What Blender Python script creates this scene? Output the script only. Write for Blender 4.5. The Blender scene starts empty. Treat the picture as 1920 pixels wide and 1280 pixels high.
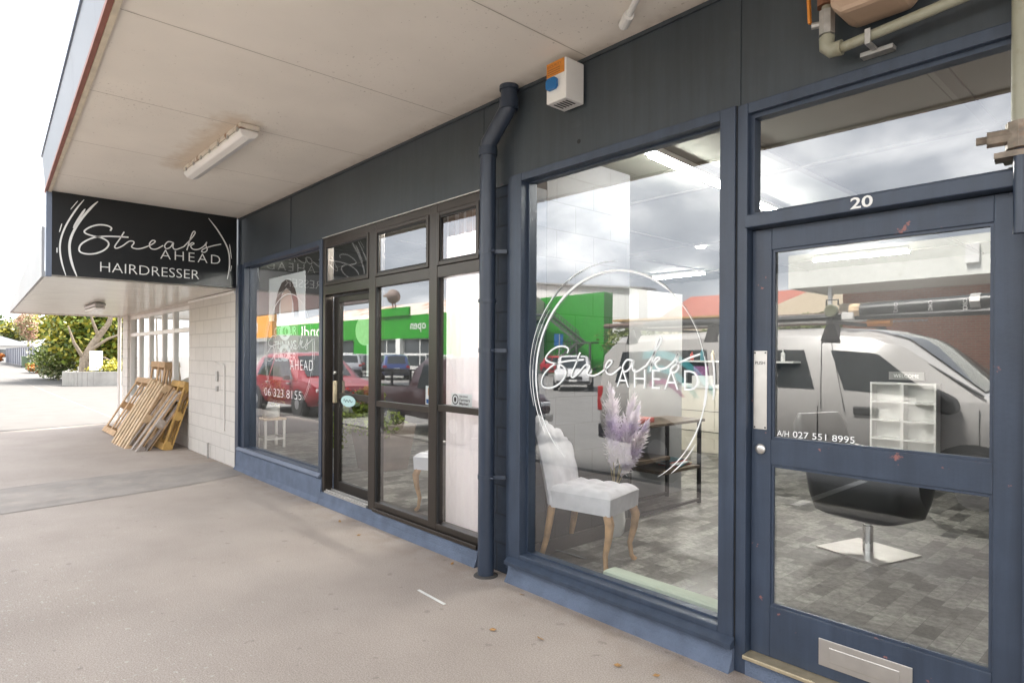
import bpy, bmesh, math, random
from mathutils import Vector, Matrix
R = math.radians
random.seed(7)
SC = bpy.context.scene
COL = SC.collection

# ------------------------------------------------------------------ camera
cam_d = bpy.data.cameras.new('camera')
cam = bpy.data.objects.new('camera', cam_d); COL.objects.link(cam); SC.camera = cam
cam_d.sensor_width = 36.0
cam_d.lens = 36.0 * 1171.88 / 1920.0
cam_d.shift_y = 26.7 / 1920.0
cam_d.clip_start = 0.05; cam_d.clip_end = 2000
yaw = 0.7327168; roll = 0.0054105
fw = Vector((-math.cos(yaw), math.sin(yaw), 0))
rt = fw.cross(Vector((0, 0, 1))).normalized(); up = rt.cross(fw)
r2 = math.cos(roll) * rt + math.sin(roll) * up
u2 = -math.sin(roll) * rt + math.cos(roll) * up
M = Matrix((r2, u2, -fw)).transposed().to_4x4()
M.translation = Vector((0, -2.83, 1.5))
cam.matrix_world = M

# ------------------------------------------------------------------ sky, sun, exposure
SUN_EL, SUN_AZ = R(60), R(-18)          # azimuth measured from +Y towards +X
w = bpy.data.worlds.new("World"); SC.world = w; w.use_nodes = True
nt = w.node_tree; nt.nodes.clear()
def N(tree, t, **kw):
    n = tree.nodes.new(t)
    for k, v in kw.items():
        if k.startswith('i_'):
            n.inputs[k[2:].replace('_', ' ')].default_value = v
        else:
            setattr(n, k, v)
    return n
sky = N(nt, 'ShaderNodeTexSky', sky_type='NISHITA', sun_disc=False, sun_elevation=SUN_EL, sun_rotation=SUN_AZ)
tc = N(nt, 'ShaderNodeTexCoord')
sep = N(nt, 'ShaderNodeSeparateXYZ'); nt.links.new(tc.outputs['Generated'], sep.inputs[0])
mz = N(nt, 'ShaderNodeMath', operation='MAXIMUM'); mz.inputs[1].default_value = 0.0
nt.links.new(sep.outputs['Z'], mz.inputs[0])
mz2 = N(nt, 'ShaderNodeMath', operation='ADD'); mz2.inputs[1].default_value = 0.30
nt.links.new(mz.outputs[0], mz2.inputs[0])
dv = N(nt, 'ShaderNodeVectorMath', operation='DIVIDE')
cmb = N(nt, 'ShaderNodeCombineXYZ')
for i in range(3): nt.links.new(mz2.outputs[0], cmb.inputs[i])
nt.links.new(tc.outputs['Generated'], dv.inputs[0]); nt.links.new(cmb.outputs[0], dv.inputs[1])
n1 = N(nt, 'ShaderNodeTexNoise'); n1.inputs['Scale'].default_value = 2.1; n1.inputs['Detail'].default_value = 6; n1.inputs['Roughness'].default_value = .5; n1.inputs['Distortion'].default_value = .25
off = N(nt, 'ShaderNodeVectorMath', operation='ADD'); off.inputs[1].default_value = (3.1, 1.7, 0.4)
nt.links.new(dv.outputs[0], off.inputs[0]); nt.links.new(off.outputs[0], n1.inputs['Vector'])
rp = N(nt, 'ShaderNodeValToRGB')
cr = rp.color_ramp; cr.elements[0].position = .37; cr.elements[0].color = (.36, .375, .40, 1)
cr.elements[1].position = .66; cr.elements[1].color = (1.0, .99, .97, 1)
e = cr.elements.new(.51); e.color = (.52, .53, .55, 1)
nt.links.new(n1.outputs['Fac'], rp.inputs[0])
sc_ = N(nt, 'ShaderNodeVectorMath', operation='SCALE'); sc_.inputs['Scale'].default_value = 5.7
nt.links.new(rp.outputs[0], sc_.inputs[0])
mxs = N(nt, 'ShaderNodeMixRGB'); mxs.inputs[0].default_value = .93
nt.links.new(sky.outputs[0], mxs.inputs[1]); nt.links.new(sc_.outputs[0], mxs.inputs[2])
bg = N(nt, 'ShaderNodeBackground'); bg.inputs['Strength'].default_value = 0.15
nt.links.new(mxs.outputs[0], bg.inputs['Color'])
wo = N(nt, 'ShaderNodeOutputWorld'); nt.links.new(bg.outputs[0], wo.inputs['Surface'])

sd = bpy.data.lights.new('sun', 'SUN'); sd.energy = 3.9; sd.angle = R(16); sd.color = (1, .95, .87)
so = bpy.data.objects.new('sun', sd); COL.objects.link(so)
sdir = Vector((math.sin(SUN_AZ) * math.cos(SUN_EL), math.cos(SUN_AZ) * math.cos(SUN_EL), math.sin(SUN_EL)))
so.rotation_euler = sdir.to_track_quat('Z', 'Y').to_euler(); so.location = (0, -20, 30)

SC.view_settings.view_transform = 'Standard'; SC.view_settings.look = 'None'
SC.view_settings.gamma = 1; SC.view_settings.use_curve_mapping = False
SC.view_settings.exposure = 2.66
SC.render.engine = 'CYCLES'
SC.cycles.max_bounces = 10; SC.cycles.transparent_max_bounces = 16; SC.cycles.diffuse_bounces = 5; SC.cycles.glossy_bounces = 5
SC.cycles.use_denoising = True
SC.cycles.sample_clamp_indirect = 6
SC.cycles.caustics_reflective = False

# ------------------------------------------------------------------ materials
def pm(name, col, rough=.6, metal=0.0, spec=.5, var=.0, vscale=6.0, bump=0.0, bscale=80.0, col2=None, coat=0.0, dirt=None, dscale=3.0, dpos=(.55, .75)):
    m = bpy.data.materials.new(name); m.use_nodes = True
    t = m.node_tree; b = t.nodes['Principled BSDF']
    b.inputs['Base Color'].default_value = (*col, 1)
    b.inputs['Roughness'].default_value = rough; b.inputs['Metallic'].default_value = metal
    b.inputs['Specular IOR Level'].default_value = spec; b.inputs['Coat Weight'].default_value = coat
    co = N(t, 'ShaderNodeTexCoord')
    last = None
    if var or col2:
        n = N(t, 'ShaderNodeTexNoise'); n.inputs['Scale'].default_value = vscale; n.inputs['Detail'].default_value = 6
        t.links.new(co.outputs['Object'], n.inputs['Vector'])
        r = N(t, 'ShaderNodeValToRGB'); r.color_ramp.elements[0].position = .3; r.color_ramp.elements[1].position = .7
        ca = tuple(c * (1 - var) for c in col); cb = col2 if col2 else tuple(min(1, c * (1 + var)) for c in col)
        r.color_ramp.elements[0].color = (*ca, 1); r.color_ramp.elements[1].color = (*cb, 1)
        t.links.new(n.outputs['Fac'], r.inputs[0]); last = r.outputs[0]
    if dirt:
        n = N(t, 'ShaderNodeTexNoise'); n.inputs['Scale'].default_value = dscale; n.inputs['Detail'].default_value = 9; n.inputs['Roughness'].default_value = .65
        t.links.new(co.outputs['Object'], n.inputs['Vector'])
        r = N(t, 'ShaderNodeValToRGB'); r.color_ramp.elements[0].position = dpos[0]; r.color_ramp.elements[1].position = dpos[1]
        r.color_ramp.elements[0].color = (0, 0, 0, 1); r.color_ramp.elements[1].color = (1, 1, 1, 1)
        t.links.new(n.outputs['Fac'], r.inputs[0])
        mx = N(t, 'ShaderNodeMixRGB'); t.links.new(r.outputs[0], mx.inputs[0])
        if last: t.links.new(last, mx.inputs[1])
        else: mx.inputs[1].default_value = (*col, 1)
        mx.inputs[2].default_value = (*dirt, 1); last = mx.outputs[0]
    if last: t.links.new(last, b.inputs['Base Color'])
    if bump:
        n = N(t, 'ShaderNodeTexNoise'); n.inputs['Scale'].default_value = bscale; n.inputs['Detail'].default_value = 4
        t.links.new(co.outputs['Object'], n.inputs['Vector'])
        bp = N(t, 'ShaderNodeBump'); bp.inputs['Strength'].default_value = bump; bp.inputs['Distance'].default_value = .01
        t.links.new(n.outputs['Fac'], bp.inputs['Height']); t.links.new(bp.outputs[0], b.inputs['Normal'])
    return m

def streak(m, amt=.16, rough=.08):
    t = m.node_tree; b = t.nodes['Principled BSDF']; co = N(t, 'ShaderNodeTexCoord'); mp = N(t, 'ShaderNodeMapping'); mp.inputs['Scale'].default_value = (16, 16, 1.1)
    t.links.new(co.outputs['Object'], mp.inputs[0]); n = N(t, 'ShaderNodeTexNoise'); n.inputs['Scale'].default_value = 1; n.inputs['Detail'].default_value = 8; n.inputs['Roughness'].default_value = .65; t.links.new(mp.outputs[0], n.inputs['Vector'])
    r = N(t, 'ShaderNodeMapRange'); r.inputs['From Min'].default_value = .3; r.inputs['From Max'].default_value = .7; r.inputs['To Min'].default_value = 1 - amt; r.inputs['To Max'].default_value = 1 + amt; t.links.new(n.outputs['Fac'], r.inputs[0])
    v = N(t, 'ShaderNodeVectorMath', operation='SCALE'); src = b.inputs['Base Color'].links[0].from_socket; t.links.new(src, v.inputs[0]); t.links.new(r.outputs[0], v.inputs['Scale']); t.links.new(v.outputs[0], b.inputs['Base Color'])
    r2_ = N(t, 'ShaderNodeMapRange'); r2_.inputs['To Min'].default_value = b.inputs['Roughness'].default_value - rough; r2_.inputs['To Max'].default_value = b.inputs['Roughness'].default_value + rough; t.links.new(n.outputs['Fac'], r2_.inputs[0]); t.links.new(r2_.outputs[0], b.inputs['Roughness'])
    return m
def emit(name, col, s):
    m = bpy.data.materials.new(name); m.use_nodes = True; t = m.node_tree; b = t.nodes['Principled BSDF']
    b.inputs['Base Color'].default_value = (.8, .8, .8, 1)
    b.inputs['Emission Color'].default_value = (*col, 1); b.inputs['Emission Strength'].default_value = s
    return m

def glass_mat(name, r0=.27, tint=(.93, .96, .95)):
    m = bpy.data.materials.new(name); m.use_nodes = True; t = m.node_tree
    t.nodes.remove(t.nodes['Principled BSDF']); out = t.nodes['Material Output']
    tr = N(t, 'ShaderNodeBsdfTransparent'); tr.inputs[0].default_value = (*tint, 1)
    gl = N(t, 'ShaderNodeBsdfGlossy'); gl.inputs['Roughness'].default_value = 0.0; gl.inputs['Color'].default_value = (.97, .98, 1, 1)
    lw = N(t, 'ShaderNodeLayerWeight'); lw.inputs['Blend'].default_value = .5; fr = N(t, 'ShaderNodeMath', operation='POWER'); fr.inputs[1].default_value = 5.0; t.links.new(lw.outputs['Facing'], fr.inputs[0])
    ma = N(t, 'ShaderNodeMath', operation='MULTIPLY_ADD'); ma.inputs[1].default_value = 1.0; ma.inputs[2].default_value = r0; ma.use_clamp = True
    t.links.new(fr.outputs[0], ma.inputs[0])
    mx = N(t, 'ShaderNodeMixShader'); t.links.new(ma.outputs[0], mx.inputs[0]); t.links.new(tr.outputs[0], mx.inputs[1]); t.links.new(gl.outputs[0], mx.inputs[2])
    co = N(t, 'ShaderNodeTexCoord'); n = N(t, 'ShaderNodeTexNoise'); n.inputs['Scale'].default_value = .9; n.inputs['Detail'].default_value = 0
    t.links.new(co.outputs['Object'], n.inputs['Vector'])
    bp = N(t, 'ShaderNodeBump'); bp.inputs['Strength'].default_value = .02; bp.inputs['Distance'].default_value = .05
    t.links.new(n.outputs['Fac'], bp.inputs['Height']); t.links.new(bp.outputs[0], gl.inputs['Normal'])
    t.links.new(mx.outputs[0], out.inputs['Surface'])
    return m

def brick_mat(name, c1, c2, mortar, bw, bh, ms, axis='XZ', bump=.4, rough=.8, noise=.0, spec=.3, offs=.5, nscale=9):
    m = bpy.data.materials.new(name); m.use_nodes = True; t = m.node_tree; b = t.nodes['Principled BSDF']
    co = N(t, 'ShaderNodeTexCoord'); s = N(t, 'ShaderNodeSeparateXYZ'); c = N(t, 'ShaderNodeCombineXYZ')
    t.links.new(co.outputs['Object'], s.inputs[0])
    t.links.new(s.outputs[axis[0]], c.inputs[0]); t.links.new(s.outputs[axis[1]], c.inputs[1])
    br = N(t, 'ShaderNodeTexBrick'); br.offset = offs; br.inputs['Scale'].default_value = 1
    br.inputs['Brick Width'].default_value = bw; br.inputs['Row Height'].default_value = bh; br.inputs['Mortar Size'].default_value = ms
    br.inputs['Mortar Smooth'].default_value = .3
    br.inputs['Color1'].default_value = (*c1, 1); br.inputs['Color2'].default_value = (*c2, 1); br.inputs['Mortar'].default_value = (*mortar, 1)
    t.links.new(c.outputs[0], br.inputs['Vector'])
    last = br.outputs['Color']
    n = N(t, 'ShaderNodeTexNoise'); n.inputs['Scale'].default_value = nscale; n.inputs['Detail'].default_value = 8; n.inputs['Roughness'].default_value = .7
    t.links.new(co.outputs['Object'], n.inputs['Vector'])
    if noise:
        r = N(t, 'ShaderNodeMapRange'); r.inputs['From Min'].default_value = .3; r.inputs['From Max'].default_value = .7; r.inputs['To Min'].default_value = 1 - noise; r.inputs['To Max'].default_value = 1 + noise
        t.links.new(n.outputs['Fac'], r.inputs[0])
        v = N(t, 'ShaderNodeVectorMath', operation='SCALE'); t.links.new(last, v.inputs[0]); t.links.new(r.outputs[0], v.inputs['Scale']); last = v.outputs[0]
    t.links.new(last, b.inputs['Base Color']); b.inputs['Roughness'].default_value = rough; b.inputs['Specular IOR Level'].default_value = spec
    if bump:
        ad = N(t, 'ShaderNodeMath', operation='MULTIPLY_ADD'); ad.inputs[1].default_value = -1.0
        t.links.new(br.outputs['Fac'], ad.inputs[0]); t.links.new(n.outputs['Fac'], ad.inputs[2])
        bp = N(t, 'ShaderNodeBump'); bp.inputs['Strength'].default_value = bump; bp.inputs['Distance'].default_value = .006
        t.links.new(ad.outputs[0], bp.inputs['Height']); t.links.new(bp.outputs[0], b.inputs['Normal'])
    return m

def groove_mat(name, col, period, width, axis='X', rough=.35, dark=.45, var=.06):
    m = pm(name, col, rough=rough, var=var, vscale=4)
    t = m.node_tree; b = t.nodes['Principled BSDF']
    co = N(t, 'ShaderNodeTexCoord'); s = N(t, 'ShaderNodeSeparateXYZ'); t.links.new(co.outputs['Object'], s.inputs[0])
    d = N(t, 'ShaderNodeMath', operation='DIVIDE'); d.inputs[1].default_value = period; t.links.new(s.outputs[axis], d.inputs[0])
    f = N(t, 'ShaderNodeMath', operation='FRACT'); t.links.new(d.outputs[0], f.inputs[0])
    l = N(t, 'ShaderNodeMath', operation='LESS_THAN'); l.inputs[1].default_value = width / period; t.links.new(f.outputs[0], l.inputs[0])
    mx = N(t, 'ShaderNodeMixRGB'); src = b.inputs['Base Color'].links[0].from_socket
    t.links.new(l.outputs[0], mx.inputs[0]); t.links.new(src, mx.inputs[1]); mx.inputs[2].default_value = (*[c * dark for c in col], 1)
    t.links.new(mx.outputs[0], b.inputs['Base Color'])
    bp = N(t, 'ShaderNodeBump'); bp.invert = True; bp.inputs['Strength'].default_value = .5; bp.inputs['Distance'].default_value = .004
    t.links.new(l.outputs[0], bp.inputs['Height']); t.links.new(bp.outputs[0], b.inputs['Normal'])
    return m

def pavement_mat():
    m = bpy.data.materials.new('pavement'); m.use_nodes = True; t = m.node_tree; b = t.nodes['Principled BSDF']
    co = N(t, 'ShaderNodeTexCoord')
    def noise(s, d=5, rgh=.6):
        n = N(t, 'ShaderNodeTexNoise'); n.inputs['Scale'].default_value = s; n.inputs['Detail'].default_value = d; n.inputs['Roughness'].default_value = rgh
        t.links.new(co.outputs['Object'], n.inputs['Vector']); return n.outputs['Fac']
    def ramp(f, p0, p1, a=(0, 0, 0), c=(1, 1, 1)):
        r = N(t, 'ShaderNodeValToRGB'); r.color_ramp.elements[0].position = p0; r.color_ramp.elements[1].position = p1
        r.color_ramp.elements[0].color = (*a, 1); r.color_ramp.elements[1].color = (*c, 1); t.links.new(f, r.inputs[0]); return r.outputs[0]
    def mix(f, a, c):
        x = N(t, 'ShaderNodeMixRGB')
        t.links.new(f, x.inputs[0])
        if isinstance(a, tuple): x.inputs[1].default_value = (*a, 1)
        else: t.links.new(a, x.inputs[1])
        if isinstance(c, tuple): x.inputs[2].default_value = (*c, 1)
        else: t.links.new(c, x.inputs[2])
        return x.outputs[0]
    def mul(a, c):
        x = N(t, 'ShaderNodeMath', operation='MULTIPLY'); t.links.new(a, x.inputs[0])
        if isinstance(c, float): x.inputs[1].default_value = c
        else: t.links.new(c, x.inputs[1])
        return x.outputs[0]
    base = ramp(noise(1.1, 6), .3, .72, (.325, .280, .247), (.405, .354, .315))
    fine = ramp(noise(140, 3), .35, .65, (.74, .74, .74), (1.24, 1.24, 1.24))
    x = N(t, 'ShaderNodeMixRGB', blend_type='MULTIPLY'); x.inputs[0].default_value = 1; t.links.new(base, x.inputs[1]); t.links.new(fine, x.inputs[2]); c = x.outputs[0]
    # dark gum spots and pale spots
    c = mix(mul(ramp(noise(13, 2, .4), .70, .73), .33), c, (.13, .11, .10))
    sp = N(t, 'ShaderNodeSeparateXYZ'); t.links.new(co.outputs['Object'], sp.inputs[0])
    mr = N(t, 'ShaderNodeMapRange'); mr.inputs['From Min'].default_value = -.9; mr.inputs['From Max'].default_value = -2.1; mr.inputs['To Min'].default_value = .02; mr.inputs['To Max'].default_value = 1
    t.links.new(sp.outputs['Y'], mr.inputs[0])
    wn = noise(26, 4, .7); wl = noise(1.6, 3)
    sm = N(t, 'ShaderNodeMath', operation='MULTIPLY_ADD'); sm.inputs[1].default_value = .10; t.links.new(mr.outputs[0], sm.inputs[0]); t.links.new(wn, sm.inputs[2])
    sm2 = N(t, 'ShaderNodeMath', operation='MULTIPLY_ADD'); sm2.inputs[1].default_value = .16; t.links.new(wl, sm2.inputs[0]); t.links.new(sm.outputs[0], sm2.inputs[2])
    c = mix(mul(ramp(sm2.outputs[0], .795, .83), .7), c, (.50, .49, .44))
    # brown dirt gathered along the foot of the shopfront
    mr2 = N(t, 'ShaderNodeMapRange'); mr2.inputs['From Min'].default_value = -.42; mr2.inputs['From Max'].default_value = -.04; t.links.new(sp.outputs['Y'], mr2.inputs[0])
    c = mix(mul(mul(mr2.outputs[0], ramp(noise(5, 5), .42, .62)), .45), c, (.20, .14, .09))
    t.links.new(c, b.inputs['Base Color']); b.inputs['Roughness'].default_value = .8; b.inputs['Specular IOR Level'].default_value = .35
    bp = N(t, 'ShaderNodeBump'); bp.inputs['Strength'].default_value = .25; bp.inputs['Distance'].default_value = .006
    t.links.new(noise(120, 4), bp.inputs['Height']); t.links.new(bp.outputs[0], b.inputs['Normal'])
    return m

def soffit_mat():
    m = pm('soffit_paint', (.86, .80, .725), rough=.7, var=.05, vscale=1.5)
    t = m.node_tree; b = t.nodes['Principled BSDF']
    src = b.inputs['Base Color'].links[0].from_socket
    co = N(t, 'ShaderNodeTexCoord'); s = N(t, 'ShaderNodeSeparateXYZ'); t.links.new(co.outputs['Object'], s.inputs[0])
    # rust halo round the old light fitting: distance to the fitting's street side, broken by noise
    def mth(op, a, c=None, d=None):
        n = N(t, 'ShaderNodeMath', operation=op)
        for i, v in enumerate((a, c, d)):
            if v is None: continue
            if isinstance(v, (int, float)): n.inputs[i].default_value = v
            else: t.links.new(v, n.inputs[i])
        return n.outputs[0]
    dx = mth('MAXIMUM', mth('SUBTRACT', mth('ABSOLUTE', mth('ADD', s.outputs['X'], 5.75)), .78), 0.0)
    dy = mth('ADD', s.outputs['Y'], 1.2)
    dist = mth('SQRT', mth('ADD', mth('MULTIPLY', dx, dx), mth('MULTIPLY', dy, dy)))
    n = N(t, 'ShaderNodeTexNoise'); n.inputs['Scale'].default_value = 12; n.inputs['Detail'].default_value = 6; t.links.new(co.outputs['Object'], n.inputs['Vector'])
    dist2 = mth('ADD', dist, mth('MULTIPLY', mth('SUBTRACT', n.outputs['Fac'], .5), .22))
    r = N(t, 'ShaderNodeValToRGB'); r.color_ramp.elements[0].position = .04; r.color_ramp.elements[0].color = (.42, .42, .42, 1); r.color_ramp.elements[1].position = .20; r.color_ramp.elements[1].color = (0, 0, 0, 1)
    t.links.new(dist2, r.inputs[0])
    mx = N(t, 'ShaderNodeMixRGB'); t.links.new(r.outputs[0], mx.inputs[0]); t.links.new(src, mx.inputs[1]); mx.inputs[2].default_value = (.46, .29, .13, 1)
    # speckled mould
    n2 = N(t, 'ShaderNodeTexNoise'); n2.inputs['Scale'].default_value = 45; n2.inputs['Detail'].default_value = 3; t.links.new(co.outputs['Object'], n2.inputs['Vector'])
    n3 = N(t, 'ShaderNodeTexNoise'); n3.inputs['Scale'].default_value = .9; t.links.new(co.outputs['Object'], n3.inputs['Vector'])
    ms = mth('ADD', n2.outputs['Fac'], mth('MULTIPLY', n3.outputs['Fac'], .25))
    r2_ = N(t, 'ShaderNodeValToRGB'); r2_.color_ramp.elements[0].position = .80; r2_.color_ramp.elements[1].position = .88; r2_.color_ramp.elements[1].color = (.45, .45, .45, 1)
    t.links.new(ms, r2_.inputs[0])
    mx2 = N(t, 'ShaderNodeMixRGB'); t.links.new(r2_.outputs[0], mx2.inputs[0]); t.links.new(mx.outputs[0], mx2.inputs[1]); mx2.inputs[2].default_value = (.22, .17, .12, 1)
    # run-down grime strip beside the wall
    mr = N(t, 'ShaderNodeMapRange'); mr.inputs['From Min'].default_value = -.16; mr.inputs['From Max'].default_value = -.02; t.links.new(s.outputs['Y'], mr.inputs[0])
    g = mth('MULTIPLY', mr.outputs[0], mth('MULTIPLY', n.outputs['Fac'], .7))
    mx3 = N(t, 'ShaderNodeMixRGB'); t.links.new(g, mx3.inputs[0]); t.links.new(mx2.outputs[0], mx3.inputs[1]); mx3.inputs[2].default_value = (.30, .22, .15, 1)
    t.links.new(mx3.outputs[0], b.inputs['Base Color'])
    return m

K = {}
K['pavement'] = pavement_mat()
K['patch'] = pm('pavement_patch', (.285, .258, .236), rough=.85, var=.15, vscale=3, bump=.3, bscale=140, dirt=(.36, .31, .27), dscale=5, dpos=(.5, .8))
K['asphalt'] = pm('asphalt', (.16, .155, .15), rough=.9, var=.12, vscale=1.2, bump=.3, bscale=90)
K['concrete'] = pm('concrete', (.066, .061, .057), rough=.85, var=.12, vscale=2, bump=.2, bscale=60)
K['road_paint'] = pm('road_paint', (.75, .75, .72), rough=.7, var=.1, vscale=12)
K['soffit'] = soffit_mat()
K['joint'] = pm('soffit_joint', (.42, .37, .31), rough=.8)
K['navy_shaded'] = pm('shaded_navy_paint', (.040, .050, .059), rough=.42, var=.14, vscale=1.4, bump=.05, bscale=30, dirt=(.052, .06, .068), dscale=8, dpos=(.55, .8))  # same navy as the frames, with the fascia's shade put into the colour
K['navy'] = pm('navy_paint', (.036, .051, .080), rough=.4, var=.10, vscale=5, bump=.06, bscale=60, dirt=(.09, .10, .12), dscale=30, dpos=(.70, .76))
K['navy_worn'] = pm('worn_navy_paint', (.036, .051, .080), rough=.42, var=.12, vscale=5, bump=.08, bscale=60, dirt=(.26, .11, .10), dscale=14, dpos=(.66, .69))
K['plinth'] = pm('roughcast_plinth', (.115, .145, .205), rough=.9, var=.16, vscale=7, bump=.9, bscale=110)
K['navy_block'] = brick_mat('navy_block', (.024, .034, .052), (.03, .04, .06), (.016, .022, .032), .39, .20, .008, 'XZ', bump=.5, rough=.6, noise=.2)
K['bronze'] = pm('bronze_aluminium', (.058, .049, .042), rough=.30, metal=.6, var=.06, vscale=3)
K['bronze_dark'] = pm('dark_bronze', (.026, .022, .019), rough=.35, metal=.5)
K['rubber'] = pm('black_rubber', (.012, .012, .012), rough=.6)
K['glass'] = glass_mat('window_glass', r0=.18)
K['glass_far'] = pm('far_glass', (.05, .06, .065), rough=.06, spec=.8)
K['white_block'] = brick_mat('white_block', (.60, .57, .53), (.63, .60, .555), (.47, .445, .41), .40, .20, .007, 'XZ', bump=.35, rough=.6, noise=.04)
K['white_paint'] = pm('white_paint', (.64, .62, .58), rough=.45, var=.04, vscale=3)
K['wall_render'] = pm('planter_render', (.36, .345, .32), rough=.8, var=.15, vscale=2)
K['white_trim'] = pm('white_trim', (.78, .76, .73), rough=.4, var=.04, vscale=5)
K['plank_soffit'] = groove_mat('plank_soffit', (.70, .67, .60), .14, .012, 'X', rough=.22, dark=.6)
K['fascia_white'] = pm('fascia_sheet', (.15, .165, .19), rough=.5, var=.06, vscale=1.2, dirt=(.11, .12, .135), dscale=2)
K['fascia_pale'] = pm('pale_fascia_sheet', (.34, .34, .34), rough=.5, var=.06, vscale=1.2)
K['rust_trim'] = pm('red_brown_trim', (.24, .085, .06), rough=.6, var=.2, vscale=6)
K['cream_trim'] = pm('cream_trim', (.62, .54, .42), rough=.6, var=.15, vscale=8)
K['sign_black'] = pm('sign_black', (.012, .014, .016), rough=.28, spec=.4, var=.1, vscale=2)
K['sign_white'] = pm('sign_white', (.82, .82, .80), rough=.5)
K['blue_edge'] = pm('blue_grey_trim', (.15, .18, .24), rough=.5, var=.08, vscale=5)
K['decal'] = pm('white_vinyl', (.85, .86, .86), rough=.5)
K['pipe'] = pm('navy_pipe', (.030, .042, .066), rough=.33, var=.1, vscale=3, dirt=(.12, .13, .15), dscale=22, dpos=(.70, .76))
K['steel'] = pm('brushed_steel', (.62, .60, .57), rough=.35, metal=.85, var=.06, vscale=14)
K['chrome'] = pm('chrome', (.78, .78, .78), rough=.08, metal=1)
K['alu_strip'] = pm('threshold_strip', (.52, .44, .30), rough=.4, metal=.5, var=.2, vscale=16)
K['plastic_white'] = pm('white_plastic', (.76, .75, .73), rough=.4, var=.03, vscale=8, dirt=(.5, .42, .32), dscale=9, dpos=(.66, .8))
K['light_base'] = pm('rust_spotted_base', (.66, .60, .52), rough=.5, var=.06, dirt=(.26, .13, .06), dscale=7, dpos=(.50, .62))
K['diffuser'] = pm('old_diffuser', (.78, .76, .74), rough=.3, var=.03, vscale=4)
K['orange'] = pm('orange_label', (.62, .23, .03), rough=.5, var=.08, vscale=30)
K['blue'] = pm('blue_lens', (.01, .13, .36), rough=.25)
K['meter'] = pm('meter_tan', (.42, .30, .215), rough=.45, var=.08, vscale=5)
K['olive_pipe'] = pm('olive_pipe', (.30, .295, .225), rough=.4, var=.1, vscale=5, dirt=(.22, .2, .13), dscale=12)
K['rusty'] = pm('rusty_iron', (.20, .085, .045), rough=.7, var=.35, vscale=25, bump=.2)
K['old_brass'] = pm('old_brass', (.24, .20, .16), rough=.5, metal=.4, var=.3, vscale=30, dirt=(.25, .12, .06), dscale=25)
K['galv'] = pm('galvanised', (.45, .44, .42), rough=.45, metal=.6, var=.15, vscale=30)
K['vinyl'] = brick_mat('patchwork_vinyl', (.055, .053, .048), (.26, .252, .228), (.05, .047, .041), .18, .10, .0012, 'YX', bump=.05, rough=.32, noise=.8, spec=.5, nscale=26)
K['grey_block'] = brick_mat('grey_block', (.034, .036, .040), (.038, .040, .044), (.016, .017, .018), .40, .20, .006, 'YZ', bump=.3, rough=.6, noise=.05)
K['ceiling'] = pm('ceiling_board', (.10, .104, .092), rough=.9, spec=.1, var=.03)
K['ceil_strip'] = pm('ceiling_batten', (.055, .053, .046), rough=.9, spec=.1)
K['wall_white'] = pm('interior_white', (.70, .70, .68), rough=.6, var=.03)
K['wall_dull'] = pm('interior_pale_grey', (.36, .36, .36), rough=.6, var=.03)
K['wall_grey'] = pm('interior_grey', (.055, .055, .057), rough=.7, var=.05)
K['counter'] = pm('cream_counter', (.62, .58, .48), rough=.45, var=.04)
K['skirting'] = pm('dark_skirting', (.05, .045, .04), rough=.5)
K['tube'] = emit('lit_tube', (1, .96, .90), 52.0)
K['spot'] = emit('lit_downlight', (1, .96, .9), 12.0)
K['velvet'] = pm('grey_velvet', (.62, .60, .63), rough=.85, var=.12, vscale=9, bump=.1, bscale=60)
K['chair_wood'] = pm('oak_leg', (.42, .24, .11), rough=.5, var=.35, vscale=14)
K['pampas'] = pm('pampas_plume', (.80, .70, .82), rough=.9, var=.08, vscale=12, col2=(.86, .76, .74))
K['stem'] = pm('dry_stem', (.42, .33, .16), rough=.8)
K['white_ceramic'] = pm('white_ceramic', (.78, .77, .75), rough=.25)
K['black_metal'] = pm('black_metal', (.02, .02, .022), rough=.4, metal=.3)
K['dark_wood'] = pm('dark_wood_top', (.10, .07, .045), rough=.45, var=.3, vscale=18)
K['black_vinyl'] = pm('black_leatherette', (.014, .016, .018), rough=.35, bump=.06, bscale=120)
K['sage'] = pm('sage_blind', (.46, .52, .42), rough=.8, var=.04)
K['curtain'] = None
K['mag'] = [pm('cover_' + n, c, rough=.3, var=.3, vscale=40) for n, c in (('red', (.5, .12, .1)), ('teal', (.1, .3, .36)), ('sand', (.6, .5, .35)), ('white', (.75, .75, .74)))]
K['leaf'] = [pm('leaf_' + n, tuple(q * 1.15 for q in c), rough=.55, var=.3, vscale=1.5) for n, c in (('dark', (.05, .085, .015)), ('mid', (.13, .17, .02)), ('yellow', (.30, .27, .03)), ('sage', (.20, .21, .09)), ('autumn', (.42, .15, .03)), ('pink', (.40, .24, .17)))]
K['bark'] = pm('bark', (.30, .24, .18), rough=.9, var=.3, vscale=9, bump=.5, bscale=30)
K['pale_bark'] = pm('pale_bark', (.26, .21, .16), rough=.9, var=.25, vscale=9, bump=.4, bscale=30)
K['pallet'] = [pm('pallet_' + n, c, rough=.85, var=.25, vscale=7, dirt=d, dscale=16) for n, c, d in (('new', (.52, .35, .20), (.40, .24, .12)), ('pale', (.60, .45, .29), (.42, .28, .15)), ('yellow', (.50, .31, .10), (.34, .2, .07)), ('grey', (.36, .31, .27), (.60, .57, .54)))]
K['colorbond'] = groove_mat('fence_sheet', (.27, .28, .32), .19, .05, 'X', rough=.5, dark=.6)
K['fence_post'] = pm('fence_post', (.22, .23, .27), rough=.5)
K['bin_green'] = pm('green_bin', (.16, .22, .13), rough=.5)
K['roof_pale'] = pm('pale_roof', (.62, .63, .66), rough=.5, var=.05)
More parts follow.
